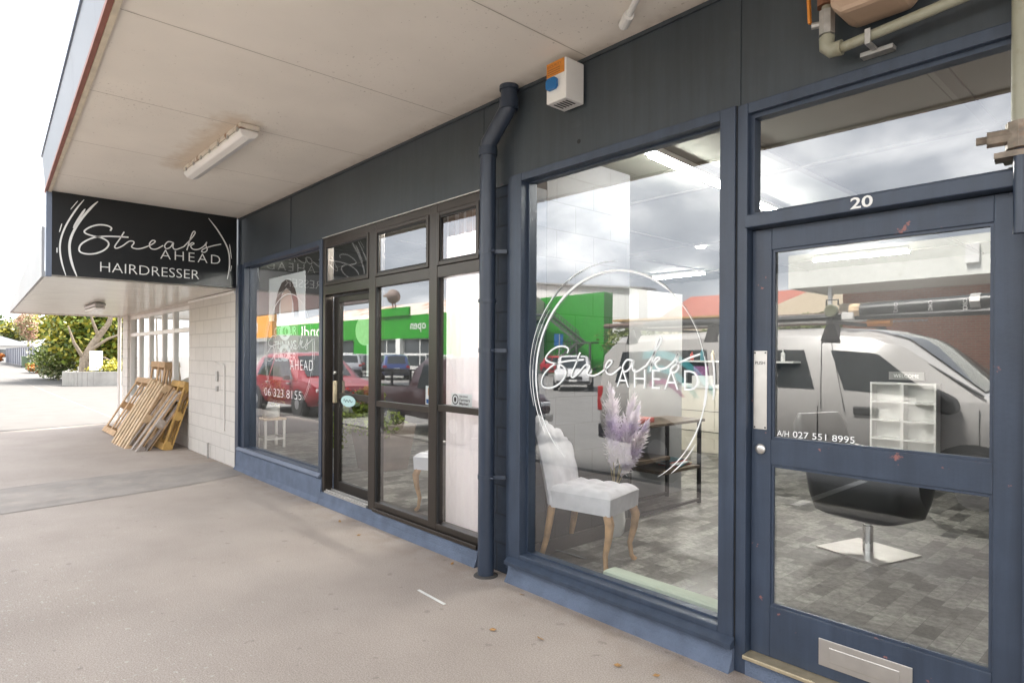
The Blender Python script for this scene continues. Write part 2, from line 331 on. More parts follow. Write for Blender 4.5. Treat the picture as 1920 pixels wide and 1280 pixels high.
K['grass'] = pm('grass', (.11, .14, .03), rough=.9, var=.4, vscale=1.5)
K['green_paint'] = pm('bright_green_paint', (.012, .26, .008), rough=.5, var=.06, vscale=1)
K['green_dark'] = pm('dark_green_paint', (.015, .12, .015), rough=.5)
K['rust_roof'] = groove_mat('rust_roof', (.60, .52, .45), .45, .08, 'X', rough=.6, dark=.75, var=.12)
K['rust_streak'] = pm('rusted_sheet', (.58, .50, .44), rough=.7, dirt=(.36, .16, .08), dscale=.45, dpos=(.5, .62))
K['shed_white'] = groove_mat('white_sheet', (.72, .72, .70), .8, .05, 'X', rough=.5, dark=.85)
K['orange_paint'] = pm('orange_paint', (.62, .25, .01), rough=.5, var=.06)
K['brick'] = brick_mat('red_brick', (.38, .13, .07), (.45, .17, .095), (.40, .29, .22), .23, .076, .010, 'XZ', bump=.3, noise=.15)
K['red_roof'] = pm('red_roof', (.36, .11, .075), rough=.6, var=.12, vscale=.7)
K['cream_wall'] = pm('cream_wall', (.62, .52, .38), rough=.7, var=.06)
K['white_fascia'] = pm('white_fascia', (.72, .73, .68), rough=.5, var=.05, dirt=(.5, .5, .42), dscale=2, dpos=(.6, .8))
K['stair'] = pm('stair_steel', (.07, .07, .07), rough=.6)
def paint(n, c): return pm('car_paint_' + n, c, rough=.28, metal=.25, spec=.5, coat=.6)
K['tyre'] = pm('tyre', (.015, .015, .016), rough=.8); K['rim'] = pm('alloy', (.40, .40, .42), rough=.3, metal=.8)
K['car_glass'] = pm('car_glass', (.018, .024, .028), rough=.05, spec=.7)
K['lamp_red'] = pm('tail_lens', (.40, .015, .015), rough=.2); K['lamp_clear'] = pm('head_lens', (.65, .66, .68), rough=.1)
K['black_trim'] = pm('black_trim', (.02, .02, .022), rough=.5)
K['plate'] = pm('number_plate', (.75, .75, .73), rough=.5)

for q in ('navy_shaded', 'navy', 'navy_worn', 'pipe', 'white_paint'): streak(K[q], .07 if q == 'white_paint' else .20)
# curtain: translucent cloth
def curtain_mat():
    m = bpy.data.materials.new('sheer_curtain'); m.use_nodes = True; t = m.node_tree
    t.nodes.remove(t.nodes['Principled BSDF']); out = t.nodes['Material Output']
    d = N(t, 'ShaderNodeBsdfDiffuse'); d.inputs[0].default_value = (.95, .87, .89, 1)
    tl = N(t, 'ShaderNodeBsdfTranslucent'); tl.inputs[0].default_value = (.95, .86, .88, 1)
    mx = N(t, 'ShaderNodeMixShader'); mx.inputs[0].default_value = .5
    t.links.new(d.outputs[0], mx.inputs[1]); t.links.new(tl.outputs[0], mx.inputs[2]); t.links.new(mx.outputs[0], out.inputs['Surface'])
    return m
K['curtain'] = curtain_mat()
def plume_mat():
    m = bpy.data.materials.new('pampas_plume'); m.use_nodes = True; t = m.node_tree
    t.nodes.remove(t.nodes['Principled BSDF']); out = t.nodes['Material Output']
    co = N(t, 'ShaderNodeTexCoord'); n = N(t, 'ShaderNodeTexNoise'); n.inputs['Scale'].default_value = 7; t.links.new(co.outputs['Object'], n.inputs['Vector'])
    r = N(t, 'ShaderNodeValToRGB'); r.color_ramp.elements[0].position = .35; r.color_ramp.elements[1].position = .65; r.color_ramp.elements[0].color = (.90, .82, .95, 1); r.color_ramp.elements[1].color = (.97, .91, .92, 1); t.links.new(n.outputs['Fac'], r.inputs[0])
    d = N(t, 'ShaderNodeBsdfDiffuse'); tl = N(t, 'ShaderNodeBsdfTranslucent'); t.links.new(r.outputs[0], d.inputs[0]); t.links.new(r.outputs[0], tl.inputs[0])
    mx = N(t, 'ShaderNodeMixShader'); mx.inputs[0].default_value = .5; t.links.new(d.outputs[0], mx.inputs[1]); t.links.new(tl.outputs[0], mx.inputs[2]); t.links.new(mx.outputs[0], out.inputs['Surface']); return m
K['pampas'] = plume_mat()

# ------------------------------------------------------------------ mesh helpers
class MB:
    def __init__(s): s.v = []; s.f = []
    def add(s, vs, fs):
        o = len(s.v); s.v += [tuple(v) for v in vs]; s.f += [tuple(i + o for i in f) for f in fs]; return s
    def box(s, x0, x1, y0, y1, z0, z1):
        vs = [(x, y, z) for x in (x0, x1) for y in (y0, y1) for z in (z0, z1)]
        return s.add(vs, [(0, 1, 3, 2), (4, 6, 7, 5), (0, 4, 5, 1), (2, 3, 7, 6), (0, 2, 6, 4), (1, 5, 7, 3)])
    def quad(s, *p): return s.add(p, [tuple(range(len(p)))])
    def hexa(s, a, b):          # two quads (lists of 4), joined
        return s.add(list(a) + list(b), [(3, 2, 1, 0), (4, 5, 6, 7), (0, 1, 5, 4), (1, 2, 6, 5), (2, 3, 7, 6), (3, 0, 4, 7)])
    def tube(s, pts, r, n=8, caps=True):
        pts = [Vector(p) for p in pts]; m = len(pts); rs = r if isinstance(r, (list, tuple)) else [r] * m
        T0 = (pts[1] - pts[0]).normalized(); ref = Vector((0, 0, 1)) if abs(T0.z) < .9 else Vector((1, 0, 0))
        vs = []; u = None
        for i in range(m):
            T = ((pts[min(i + 1, m - 1)] - pts[i]).normalized() + (pts[i] - pts[max(i - 1, 0)]).normalized()).normalized()
            if u is None: u = T.cross(ref).normalized()
            else: u = (u - T * u.dot(T)).normalized()
            w_ = T.cross(u)
            vs += [pts[i] + rs[i] * (math.cos(2 * math.pi * k / n) * u + math.sin(2 * math.pi * k / n) * w_) for k in range(n)]
        fs = [(i * n + k, i * n + (k + 1) % n, (i + 1) * n + (k + 1) % n, (i + 1) * n + k) for i in range(m - 1) for k in range(n)]
        if caps: fs += [tuple(range(n - 1, -1, -1)), tuple((m - 1) * n + k for k in range(n))]
        return s.add(vs, fs)
    def lathe(s, c, prof, n=20, axis='Z'):   # prof: list of (r, h)
        c = Vector(c); vs = []
        for r, h in prof:
            for k in range(n):
                a = 2 * math.pi * k / n; x, y = r * math.cos(a), r * math.sin(a)
                vs.append(c + (Vector((x, y, h)) if axis == 'Z' else Vector((x, h, y)) if axis == 'Y' else Vector((h, x, y))))
        m = len(prof)
        fs = [(i * n + k, i * n + (k + 1) % n, (i + 1) * n + (k + 1) % n, (i + 1) * n + k) for i in range(m - 1) for k in range(n)]
        fs += [tuple(range(n - 1, -1, -1)), tuple((m - 1) * n + k for k in range(n))]
        return s.add(vs, fs)
    def beam(s, a, b, w_, h, upv=(0, 0, 1)):
        a, b = Vector(a), Vector(b); T = (b - a).normalized(); u = T.cross(Vector(upv)).normalized() * (w_ / 2); v = u.cross(T).normalized() * (h / 2)
        return s.hexa([a - u - v, a + u - v, a + u + v, a - u + v], [b - u - v, b + u - v, b + u + v, b - u + v])
    def prism(s, poly, y0, y1, axis='Y'):    # poly in (x,z) extruded in y ; axis X: poly (y,z)
        n = len(poly); f = (lambda p, t: (p[0], t, p[1])) if axis == 'Y' else (lambda p, t: (t, p[0], p[1])) if axis == 'X' else (lambda p, t: (p[0], p[1], t))
        vs = [f(p, y0) for p in poly] + [f(p, y1) for p in poly]
        return s.add(vs, [tuple(range(n)), tuple(range(2 * n - 1, n - 1, -1))] + [(i, i + n, (i + 1) % n + n, (i + 1) % n) for i in range(n)])
    def build(s, name, mat, parent=None, smooth=False, bevel=0, fix=True):
        me = bpy.data.meshes.new(name); me.from_pydata(s.v, [], s.f); me.update()
        if fix:
            bm = bmesh.new(); bm.from_mesh(me); bmesh.ops.recalc_face_normals(bm, faces=bm.faces); bm.to_mesh(me); bm.free()
        o = bpy.data.objects.new(name, me); COL.objects.link(o)
        for mm in (mat if isinstance(mat, list) else [mat]): me.materials.append(mm)
        if smooth:
            for p in me.polygons: p.use_smooth = True
            me.set_sharp_from_angle(angle=R(smooth if smooth is not True else 40))
        if bevel:
            b = o.modifiers.new('bevel', 'BEVEL'); b.width = bevel; b.segments = 2; b.limit_method = 'ANGLE'
        if parent: attach(o, parent)
        return o

def attach(o, parent):
    root = parent; base = Matrix()
    chain = []
    p = parent
    while p:
        chain.append(p); p = p.parent
    # parents below the root sit at the root's origin, so one inverse per level
    if parent.type == 'EMPTY':
        o.parent = parent; o.matrix_parent_inverse = Matrix.Translation(-Vector(parent.location))
    else:
        o.parent = parent          # part meshes have identity local transform over world coords
        o.matrix_parent_inverse = Matrix()

def tag(o, label, cat, group=None, kind=None):
    if label: o['label'] = label
    if cat: o['category'] = cat
    if group: o['group'] = group
    if kind: o['kind'] = kind
    return o
def thing(name, label, cat, loc=(0, 0, 0), group=None):
    o = bpy.data.objects.new(name, None); COL.objects.link(o); o.location = loc; o.empty_display_size = .1
    return tag(o, label, cat, group)
def struct(o, label=None):
    o['kind'] = 'structure'
    if label: o['label'] = label
    return o
def copy_tree(o, parent=None):
    c = o.copy(); COL.objects.link(c)
    if parent: c.parent = parent; c.matrix_parent_inverse = o.matrix_parent_inverse.copy()
    for ch in o.children: copy_tree(ch, c)
    return c

def text_mb(mb, s, origin, xdir, ydir, height=None, width=None, align='LEFT', spacing=1.0, th=.0015, track=None, lw=None):
    cu = bpy.data.curves.new('lettering', 'FONT'); cu.body = s; cu.align_x = 'LEFT'; cu.size = 1; cu.space_character = spacing; cu.resolution_u = 3
    if lw: cu.offset = lw
    ob = bpy.data.objects.new('lettering', cu); COL.objects.link(ob)
    dg = bpy.context.evaluated_depsgraph_get(); me = bpy.data.meshes.new_from_object(ob.evaluated_get(dg))
    vs = [v.co.copy() for v in me.vertices]; fs = [tuple(p.vertices) for p in me.polygons]
    bpy.data.objects.remove(ob); bpy.data.curves.remove(cu); bpy.data.meshes.remove(me)
    x0 = min(v.x for v in vs); x1 = max(v.x for v in vs); y0 = min(v.y for v in vs); y1 = max(v.y for v in vs)
    sy = (height / (y1 - y0)) if height else None; sx = (width / (x1 - x0)) if width else None
    sx = sx or sy; sy = sy or sx
    X, Y = Vector(xdir), Vector(ydir); O = Vector(origin); Z = X.cross(Y)
    W = (x1 - x0) * sx; off = 0 if align == 'LEFT' else -W / 2 if align == 'CENTER' else -W
    out = [O + X * ((v.x - x0) * sx + off) + Y * ((v.y - y0) * sy) for v in vs]
    mb.add([v + Z * th for v in out], fs)
    return W
def smooth_path(p, n=5):
    out = []
    for i in range(len(p) - 1):
        p0, p1, p2, p3 = p[max(i - 1, 0)], p[i], p[i + 1], p[min(i + 2, len(p) - 1)]
        for k in range(n):
            t = k / n
            out.append(tuple(.5 * ((2 * b) + (-a + c) * t + (2 * a - 5 * b + 4 * c - d) * t * t + (-a + 3 * b - 3 * c + d) * t ** 3) for a, b, c, d in zip(p0, p1, p2, p3)))
    out.append(tuple(p[-1])); return out
def ribbon(mb, pts, wd, f, taper=True):
    pts = smooth_path(pts); m = len(pts); L = []; Rr = []
    for i, p in enumerate(pts):
        a = pts[max(i - 1, 0)]; b = pts[min(i + 1, m - 1)]; dx, dy = b[0] - a[0], b[1] - a[1]; l = math.hypot(dx, dy) or 1
        ww = (wd[i * (len(wd) - 1) // (m - 1)] if isinstance(wd, (list, tuple)) else wd) / 2
        if taper: ww *= min(1, .35 + 4 * min(i, m - 1 - i) / m)
        L.append(f(p[0] - dy / l * ww, p[1] + dx / l * ww)); Rr.append(f(p[0] + dy / l * ww, p[1] - dx / l * ww))
    mb.add(L + Rr, [(i, i + 1, m + i + 1, m + i) for i in range(m - 1)])

# logo strokes in the sign's own plane (y, z)
LOGO = dict(
 S=[(-1.453,2.919),(-1.442,2.955),(-1.489,2.976),(-1.567,2.972),(-1.644,2.938),(-1.699,2.888),(-1.691,2.859),(-1.631,2.84),(-1.541,2.828),(-1.478,2.793),(-1.47,2.747),(-1.514,2.688),(-1.591,2.643),(-1.668,2.627),(-1.731,2.637),(-1.751,2.671),(-1.731,2.731),(-1.668,2.788),(-1.592,2.828),(-1.489,2.851),(-1.383,2.862),(-1.269,2.869)],
 t=[(-1.314,2.926),(-1.357,2.839),(-1.399,2.764),(-1.407,2.732),(-1.383,2.727),(-1.329,2.761),(-1.273,2.815),(-1.242,2.829),(-1.216,2.823),(-1.215,2.802),(-1.237,2.76),(-1.193,2.743),(-1.138,2.753),(-1.068,2.788),(-1.011,2.827),(-0.989,2.858),(-1.02,2.863),(-1.051,2.818),(-1.037,2.768),(-0.982,2.763),(-0.903,2.817)],
 a=[(-0.8,2.868),(-0.85,2.869),(-0.887,2.818),(-0.87,2.782),(-0.823,2.807),(-0.791,2.866),(-0.796,2.805),(-0.761,2.785),(-0.674,2.831)],
 k=[(-0.674,2.831),(-0.598,2.929),(-0.546,3.014),(-0.559,3.036),(-0.583,2.997),(-0.616,2.885),(-0.64,2.789)],
 k2=[(-0.634,2.829),(-0.583,2.889),(-0.558,2.882),(-0.595,2.847),(-0.567,2.811),(-0.505,2.818),(-0.443,2.864),(-0.408,2.921),(-0.418,2.876),(-0.402,2.827),(-0.43,2.79),(-0.468,2.792),(-0.443,2.831),(-0.332,2.883),(-0.235,2.915)])
ARCS = [([(-1.574,3.238),(-1.632,3.168),(-1.72,3.033),(-1.794,2.887),(-1.836,2.747),(-1.836,2.614),(-1.81,2.482),(-1.769,2.362)], .024),
 ([(-1.695,3.135),(-1.757,3.012),(-1.806,2.9)], .022),
 ([(-1.706,3.237),(-1.782,3.113),(-1.867,2.936),(-1.915,2.782),(-1.927,2.648),(-1.908,2.502),(-1.871,2.362)], .017),
 ([(-1.764,3.214),(-1.832,3.105)], .008), ([(-1.91,2.938),(-1.933,2.838)], .009), ([(-1.953,2.666),(-1.953,2.608)], .010),
 ([(-.389,3.225),(-.285,3.097),(-.186,2.938),(-.139,2.806),(-.132,2.634),(-.157,2.472)], .017), ([(-.133,2.928),(-.106,2.74)], .009), ([(-.105,2.654),(-.118,2.574)], .010)]

# ================================================================== SETTING
g = MB(); g.box(-400, 200, -300, 300, -.5, -.12); struct(g.build('road', K['asphalt']), 'pale asphalt street and car park')
p = MB()
p.box(-190, 12, -3.30, .02, -.3, 0)
struct(p.build('pavement', K['pavement']), 'pinkish brown asphalt footpath under the shop canopies')
p = MB(); p.box(-190, 12, -3.46, -3.303, -.3, .004); struct(p.build('kerb', K['concrete'], bevel=.02), 'concrete kerb at the street edge')
p = MB(); p.add([(-8.75, -3.3, .004), (-9.25, -.06, .004), (-8.05, -.06, .004), (-7.75, -.9, .004), (-7.35, -3.3, .004)], [(0, 4, 3, 2, 1)])
struct(p.build('pavement_patch', K['patch']), 'darker repaired strip across the footpath')
p = MB(); p.add([(-15.0, -3.3, .004), (-190, -3.3, .004), (-190, .0, .004), (-15.9, .0, .004)], [(0, 1, 2, 3)])
struct(p.build('driveway', K['concrete']), 'pale concrete footpath beyond the shops')
p = MB(); p.box(-190, -16.2, .0205, 60, -.3, .002); struct(p.build('yard', K['concrete']), 'concrete yard beside the shops')
# painted bay lines on the road
p = MB()
for x in (-3.0, -9.6, -15.5, -22): p.box(x - .05, x + .05, -6.0, -3.6, -.12, -.116)
for x in range(-44, 0, 3): p.box(x - .05, x + .05, -24, -19.5, -.12, -.116)
struct(p.build('road_markings', K['road_paint']), 'white painted parking bay lines')

# ================================================================== HAIRDRESSER'S BUILDING
B = thing('shop_building', 'navy painted hairdresser shop building with dark bronze sliding door, large windows and canopy', 'shop', (-3, 0, 0))
def part(name, mb, mat, parent=None, **k): return mb.build(name, mat, parent or B, **k)
# fascia wall above the windows (three sheets with cover joints)
f = MB()
for a, b in ((-8.5, -6.86), (-6.854, -3.46), (-3.13, -1.52), (-1.514, 3.0)): f.box(a, b, 0, .10, 2.70 if a > -3.4 else 2.67, 3.285)
f.box(-3.46, -3.13, 0.004, .10, 2.67, 3.285)
part('fascia_panel', f, K['navy_shaded'], bevel=.003)
f = MB(); f.box(-8.5, 3.0, -.012, .0, 3.262, 3.283)
for x in (-6.857, -1.517): f.box(x - .012, x + .012, -.006, -.0005, 2.67, 3.262)
part('cover_strip', f, K['navy_shaded'])
f = MB(); f.box(-8.56, 3, .1, .3, 3.1, 4.3); f.box(2.9, 3.0, .1, 8, 0, 4.3); f.box(-11.2, 3, 8, 8.1, 0, 4.3)
part('wall', f, K['navy_block'])
# plinth (roughcast, flared foot)
f = MB()
f.prism([(-.075, 0), (-.045, .05), (-.03, .235), (-.0, .262), (.16, .262), (.16, 0)], -8.5, -5.99, 'X')
f.prism([(-.07, 0), (-.045, .05), (-.035, .118), (.16, .118), (.16, 0)], -5.99, -3.46, 'X')
f.prism([(-.085, 0), (-.055, .05), (-.045, .10), (-.02, .118), (.16, .118), (.16, 0)], -3.12, -1.51, 'X')
f.prism([(-.03, 0), (-.03, .085), (.16, .085), (.16, 0)], -1.455, -.43, 'X')
f.prism([(-.07, 0), (-.04, .05), (-.03, .118), (.16, .118), (.16, 0)], -.33, 3.0, 'X')
part('plinth', f, K['plinth'])
# pier between the two shopfronts
f = MB(); f.box(-3.46, -3.12, .02, .3, 0, 2.67)
part('pier', f, K['navy_block'])
f = MB(); f.box(-3.185, -3.15, -.012, .02, .06, 2.67); f.box(-3.15, -3.12, -.03, .02, .06, 2.70)
part('pier_trim', f, K['navy'], bevel=.003)
f = MB(); f.box(-8.6, -8.5, -.02, .25, 0, 3.285); f.box(-8.5, -8.44, -.035, .12, .262, 2.67); f.box(-8.44, -8.26, .0, .10, .262, 2.67)
part('corner_post', f, K['navy'], bevel=.004)

def window(name, x0, x1, z0, z1, fr, y0, y1, mat, glass_y, parent=None, fl=None, frr=None, fb=None, ft=None, bev=.004):
    fl = fr if fl is None else fl; frr = fr if frr is None else frr; fb = fr if fb is None else fb; ft = fr if ft is None else ft
    m = MB()
    m.box(x0, x0 + fl, y0, y1, z0, z1); m.box(x1 - frr, x1, y0, y1, z0, z1)
    m.box(x0 + fl, x1 - frr, y0 + .002, y1, z0, z0 + fb); m.box(x0 + fl, x1 - frr, y0 + .002, y1, z1 - ft, z1)
    o = part(name, m, mat, parent, bevel=bev)
    gq = MB(); gq.quad((x0 + fl, glass_y, z0 + fb), (x1 - frr, glass_y, z0 + fb), (x1 - frr, glass_y, z1 - ft), (x0 + fl, glass_y, z1 - ft))
    gq.build('pane', K['glass'], o)
    bd = MB(); t = .012; yy = glass_y - .012
    bd.box(x0 + fl, x0 + fl + t, yy, glass_y - .002, z0 + fb, z1 - ft); bd.box(x1 - frr - t, x1 - frr, yy, glass_y - .002, z0 + fb, z1 - ft)
    bd.box(x0 + fl + t, x1 - frr - t, yy, glass_y - .002, z0 + fb, z0 + fb + t); bd.box(x0 + fl + t, x1 - frr - t, yy, glass_y - .002, z1 - ft - t, z1 - ft)
    bd.build('glazing_bead', K['rubber'] if mat in (K['bronze'],) else K['navy'], o)
    return o
# left display window
window('window', -8.26, -5.995, .262, 2.67, .06, -.03, .10, K['navy'], .05, fl=.02, frr=.066, fb=.05)
f = MB(); f.prism([(-.06, .262), (-.06, .275), (-.032, .30), (-.032, .262)], -8.44, -5.995, 'X'); part('sill', f, K['blue_edge'])
# bronze aluminium suite
f = MB()
f.box(-5.99, -5.94, -.022, .07, .118, 2.67)
f.box(-5.05, -4.935, -.026, .07, .118, 2.67); f.box(-4.10, -3.99, -.026, .07, .118, 2.67); f.box(-3.47, -3.462, -.026, .07, .118, 2.67)
f.box(-5.94, -5.05, -.023, .07, 2.605, 2.67); f.box(-4.935, -4.10, -.023, .07, 2.605, 2.67); f.box(-3.99, -3.47, -.023, .07, 2.605, 2.67)
f.box(-5.94, -5.05, -.023, .07, 2.10, 2.19); f.box(-4.935, -4.10, -.023, .07, 2.10, 2.19); f.box(-3.99, -3.47, -.023, .07, 2.10, 2.19)
f.box(-4.935, -4.10, -.023, .07, .118, .20); f.box(-3.99, -3.47, -.023, .07, .118, .20)
f.box(-4.935, -3.462, -.05, -.04, .118, .15)
part('aluminium_frame', f, K['bronze'], bevel=.004)
for a, b in ((-5.938, -5.052), (-4.933, -4.102), (-3.988, -3.472)):
    window('fanlight', a, b, 2.192, 2.604, .032, -.034, .03, K['bronze'], -.012)
def pane(name, x0, x1, z0, z1, y, parent):
    gq = MB(); gq.quad((x0, y, z0), (x1, y, z0), (x1, y, z1), (x0, y, z1)); return gq.build(name, K['glass'], parent)
f = MB(); f.box(-4.935, -4.10, -.018, .04, 1.045, 1.095); f.box(-3.99, -3.47, -.02, .05, 1.07, 1.12)
mr_ = part('mid_rail', f, K['bronze'], bevel=.003)
pane('pane', -4.935, -4.10, 1.095, 2.10, .005, mr_); pane('pane', -4.935, -4.10, .20, 1.045, .005, mr_)
pane('pane', -3.99, -3.47, 1.12, 2.10, .005, mr_); pane('pane', -3.99, -3.47, .20, 1.07, .005, mr_)
f = MB()
for a in (-4.935, -3.99): f.box(a, a + .014, -.02, .003, .2, 2.10)
part('frame_gasket', f, K['rubber'])
f = MB(); f.box(-5.99, -3.462, -.034, -.001, 2.671, 2.680); part('highlight_flashing', f, K['galv'])  # thin flashing strip, pale so its colour carries the edge highlight
# sliding door
sd_ = MB(); x0, x1, z0, z1 = -5.90, -5.08, .14, 2.08
sd_.box(x0, x0 + .10, .06, .10, z0, z1); sd_.box(x1 - .05, x1, .06, .10, z0, z1); sd_.box(x0 + .1, x1 - .05, .062, .10, z0, z0 + .10); sd_.box(x0 + .1, x1 - .05, .062, .10, z1 - .06, z1); sd_.box(x0 + .1, x1 - .05, .062, .10, 1.06, 1.12)
door = part('sliding_door', sd_, K['bronze_dark'], bevel=.004)
pane('pane', x0 + .1, x1 - .05, z0 + .10, 1.06, .08, door); pane('pane', x0 + .1, x1 - .05, 1.12, z1 - .06, .08, door)
h = MB(); h.box(-5.85, -5.82, .02, .06, 1.02, 1.24); h.build('handle', K['alu_strip'], door, bevel=.006)
h = MB(); h.lathe((-5.85, .045, 1.32), [(.018, -.01), (.018, .012)], 12, 'Y'); h.build('lock', K['steel'], door)
f = MB(); f.box(-5.925, -5.075, -.03, .14, .118, .137); f.box(-5.925, -5.075, -.01, -.004, .137, .15); f.box(-5.925, -5.075, .048, .054, .137, .15); part('door_track', f, K['galv'])
# right display window
window('window', -3.12, -1.51, .118, 2.70, .05, -.045, .10, K['navy'], .03, fl=.105, frr=.08, fb=.075, ft=.05)
f = MB(); f.prism([(-.085, .118), (-.085, .14), (-.047, .165), (-.047, .118)], -3.12, -1.50, 'X'); part('sill', f, K['navy'])
# door frame posts and transom
f = MB(); f.box(-1.51, -1.455, -.03, .10, .0, 2.70); f.box(-.43, -.33, -.03, .10, .0, 2.70)
f.box(-1.455, -.43, -.028, .10, 2.65, 2.70); f.box(-1.455, -.43, -.055, .10, 2.105, 2.165)
part('door_frame', f, K['navy'], bevel=.004)
f = MB(); f.box(-1.515, -1.505, -.034, -.03, .12, 2.70); part('frame_gap', f, K['rubber'])
tw = MB(); tw.box(-1.455, -1.435, .0, .06, 2.165, 2.65); tw.box(-.45, -.43, .0, .06, 2.165, 2.65); tw.box(-1.435, -.45, .0, .06, 2.63, 2.65); tw.box(-1.435, -.45, .0, .06, 2.165, 2.182)
o = part('transom_window', tw, K['navy']); pane('pane', -1.435, -.45, 2.182, 2.63, .03, o)
d = MB(); x0, x1, z0, z1 = -1.452, -.433, .105, 2.10
d.box(x0, -1.357, .015, .06, z0, z1); d.box(-.523, x1, .015, .06, z0, z1)
d.box(-1.357, -.523, .016, .06, z0, .345); d.box(-1.357, -.523, .016, .06, 1.0, 1.118); d.box(-1.357, -.523, .016, .06, 2.0, z1)
door = part('entrance_door', d, K['navy_worn'], bevel=.003)
pane('pane', -1.357, -.523, .345, 1.0, .04, door); pane('pane', -1.357, -.523, 1.118, 2.0, .04, door)
bd = MB()
for (a, b) in ((.345, 1.0), (1.118, 2.0)):
    bd.box(-1.357, -1.345, .024, .036, a, b); bd.box(-.535, -.523, .024, .036, a, b); bd.box(-1.345, -.535, .024, .036, a, a + .012); bd.box(-1.345, -.535, .024, .036, b - .012, b)
bd.build('glazing_bead', K['navy'], door)
q = MB(); q.box(-1.44, -1.375, .011, .015, 1.16, 1.53); pp = q.build('push_plate', K['steel'], door, bevel=.002)
q = MB(); text_mb(q, 'PUSH', (-1.432, .011, 1.465), (1, 0, 0), (0, 0, 1), width=.048, th=.001)
for x in (-1.433, -1.382): q.lathe((x, .011, 1.52), [(.004, -.002), (.004, 0)], 8, 'Y'); q.lathe((x, .011, 1.17), [(.004, -.002), (.004, 0)], 8, 'Y')
q.build('lettering', K['black_trim'], pp)
q = MB(); q.lathe((-1.405, .012, 1.068), [(.024, .003), (.024, -.004), (.018, -.010), (.007, -.012)], 20, 'Y'); q.build('lock', K['steel'], door, smooth=True)
q = MB(); q.box(-1.135, -.775, .010, .015, .155, .272); ls = q.build('letter_slot', K['steel'], door, bevel=.002)
q = MB(); q.box(-1.09, -.82, .004, .010, .18, .245); q.build('flap', K['steel'], ls, bevel=.004)
q = MB(); q.box(-1.455, -.43, -.06, .12, .085, .104); part('threshold', q, K['alu_strip'], bevel=.004)
# right of the door: more frame (outside the picture)
window('window', -.33, 1.6, .118, 2.70, .06, -.03, .10, K['navy'], .03)
f = MB(); f.box(1.6, 3.0, 0, .2, 0, 2.70); part('side_wall', f, K['navy_block'])

# canopy
def edge(x): return -2.03 - (x + 8.6) * .0385
XE = 6.0
s = MB(); s.add([(-8.6, edge(-8.6), 3.285), (XE, edge(XE), 3.285), (XE, .0, 3.285), (-8.6, .0, 3.285), (-8.6, edge(-8.6), 3.36), (XE, edge(XE), 3.36), (XE, .0, 3.36), (-8.6, .0, 3.36)],
                [(0, 3, 2, 1), (4, 5, 6, 7), (0, 1, 5, 4), (1, 2, 6, 5), (2, 3, 7, 6), (3, 0, 4, 7)])
cn = part('canopy', s, K['soffit'])
for k in range(-4, 8):
    j = MB()
    x = -3.77 + 1.3 * k * .995
    if -8.5 < x < XE - .2: j.add([(x - .003, edge(x) + .02, 3.2835), (x + .003, edge(x) + .02, 3.2835), (x + .003, -.02, 3.2835), (x - .003, -.02, 3.2835)], [(0, 1, 2, 3)]); j.build('soffit_joint', K['joint'], cn)
def ft(x): return 3.66
s = MB(); a, b = -8.62, XE
s.hexa([(a, edge(a) - .02, 3.305), (b, edge(b) - .02, 3.305), (b, edge(b), 3.305), (a, edge(a), 3.305)], [(a, edge(a) - .05, ft(a)), (b, edge(b) - .05, ft(b)), (b, edge(b) - .03, ft(b)), (a, edge(a) - .03, ft(a))])
s.build('canopy_fascia', K['fascia_white'], cn)
s = MB(); s.hexa([(a, edge(a) - .062, 3.66), (b, edge(b) - .062, 3.66), (b, edge(b) - .01, 3.66), (a, edge(a) - .01, 3.66)], [(a, edge(a) - .062, 3.685), (b, edge(b) - .062, 3.685), (b, edge(b) - .01, 3.685), (a, edge(a) - .01, 3.685)])
s.build('canopy_capping', K['blue_edge'], cn)
s = MB(); s.hexa([(a, edge(a) - .03, 3.272), (b, edge(b) - .03, 3.272), (b, edge(b) - .002, 3.272), (a, edge(a) - .002, 3.272)], [(a, edge(a) - .03, 3.304), (b, edge(b) - .03, 3.304), (b, edge(b) - .002, 3.304), (a, edge(a) - .002, 3.304)])
s.build('canopy_trim', K['rust_trim'], cn)
s = MB(); s.hexa([(a, edge(a), 3.268), (b, edge(b), 3.268), (b, edge(b) + .03, 3.268), (a, edge(a) + .03, 3.268)], [(a, edge(a), 3.284), (b, edge(b), 3.284), (b, edge(b) + .03, 3.284), (a, edge(a) + .03, 3.284)])
s.build('canopy_bead', K['cream_trim'], cn)
s = MB(); s.hexa([(a, edge(a) + .02, 3.50), (b, edge(b) + .02, 3.50), (b, .1, 3.50), (a, .1, 3.50)], [(a, edge(a) + .02, 3.55), (b, edge(b) + .02, 3.55), (b, .1, 3.55), (a, .1, 3.55)]); s.build('canopy_roof', K['roof_pale'], cn)
s = MB(); s.box(-11.2, 3.0, .1, 8.1, 4.3, 4.4); part('roof', s, K['roof_pale'])

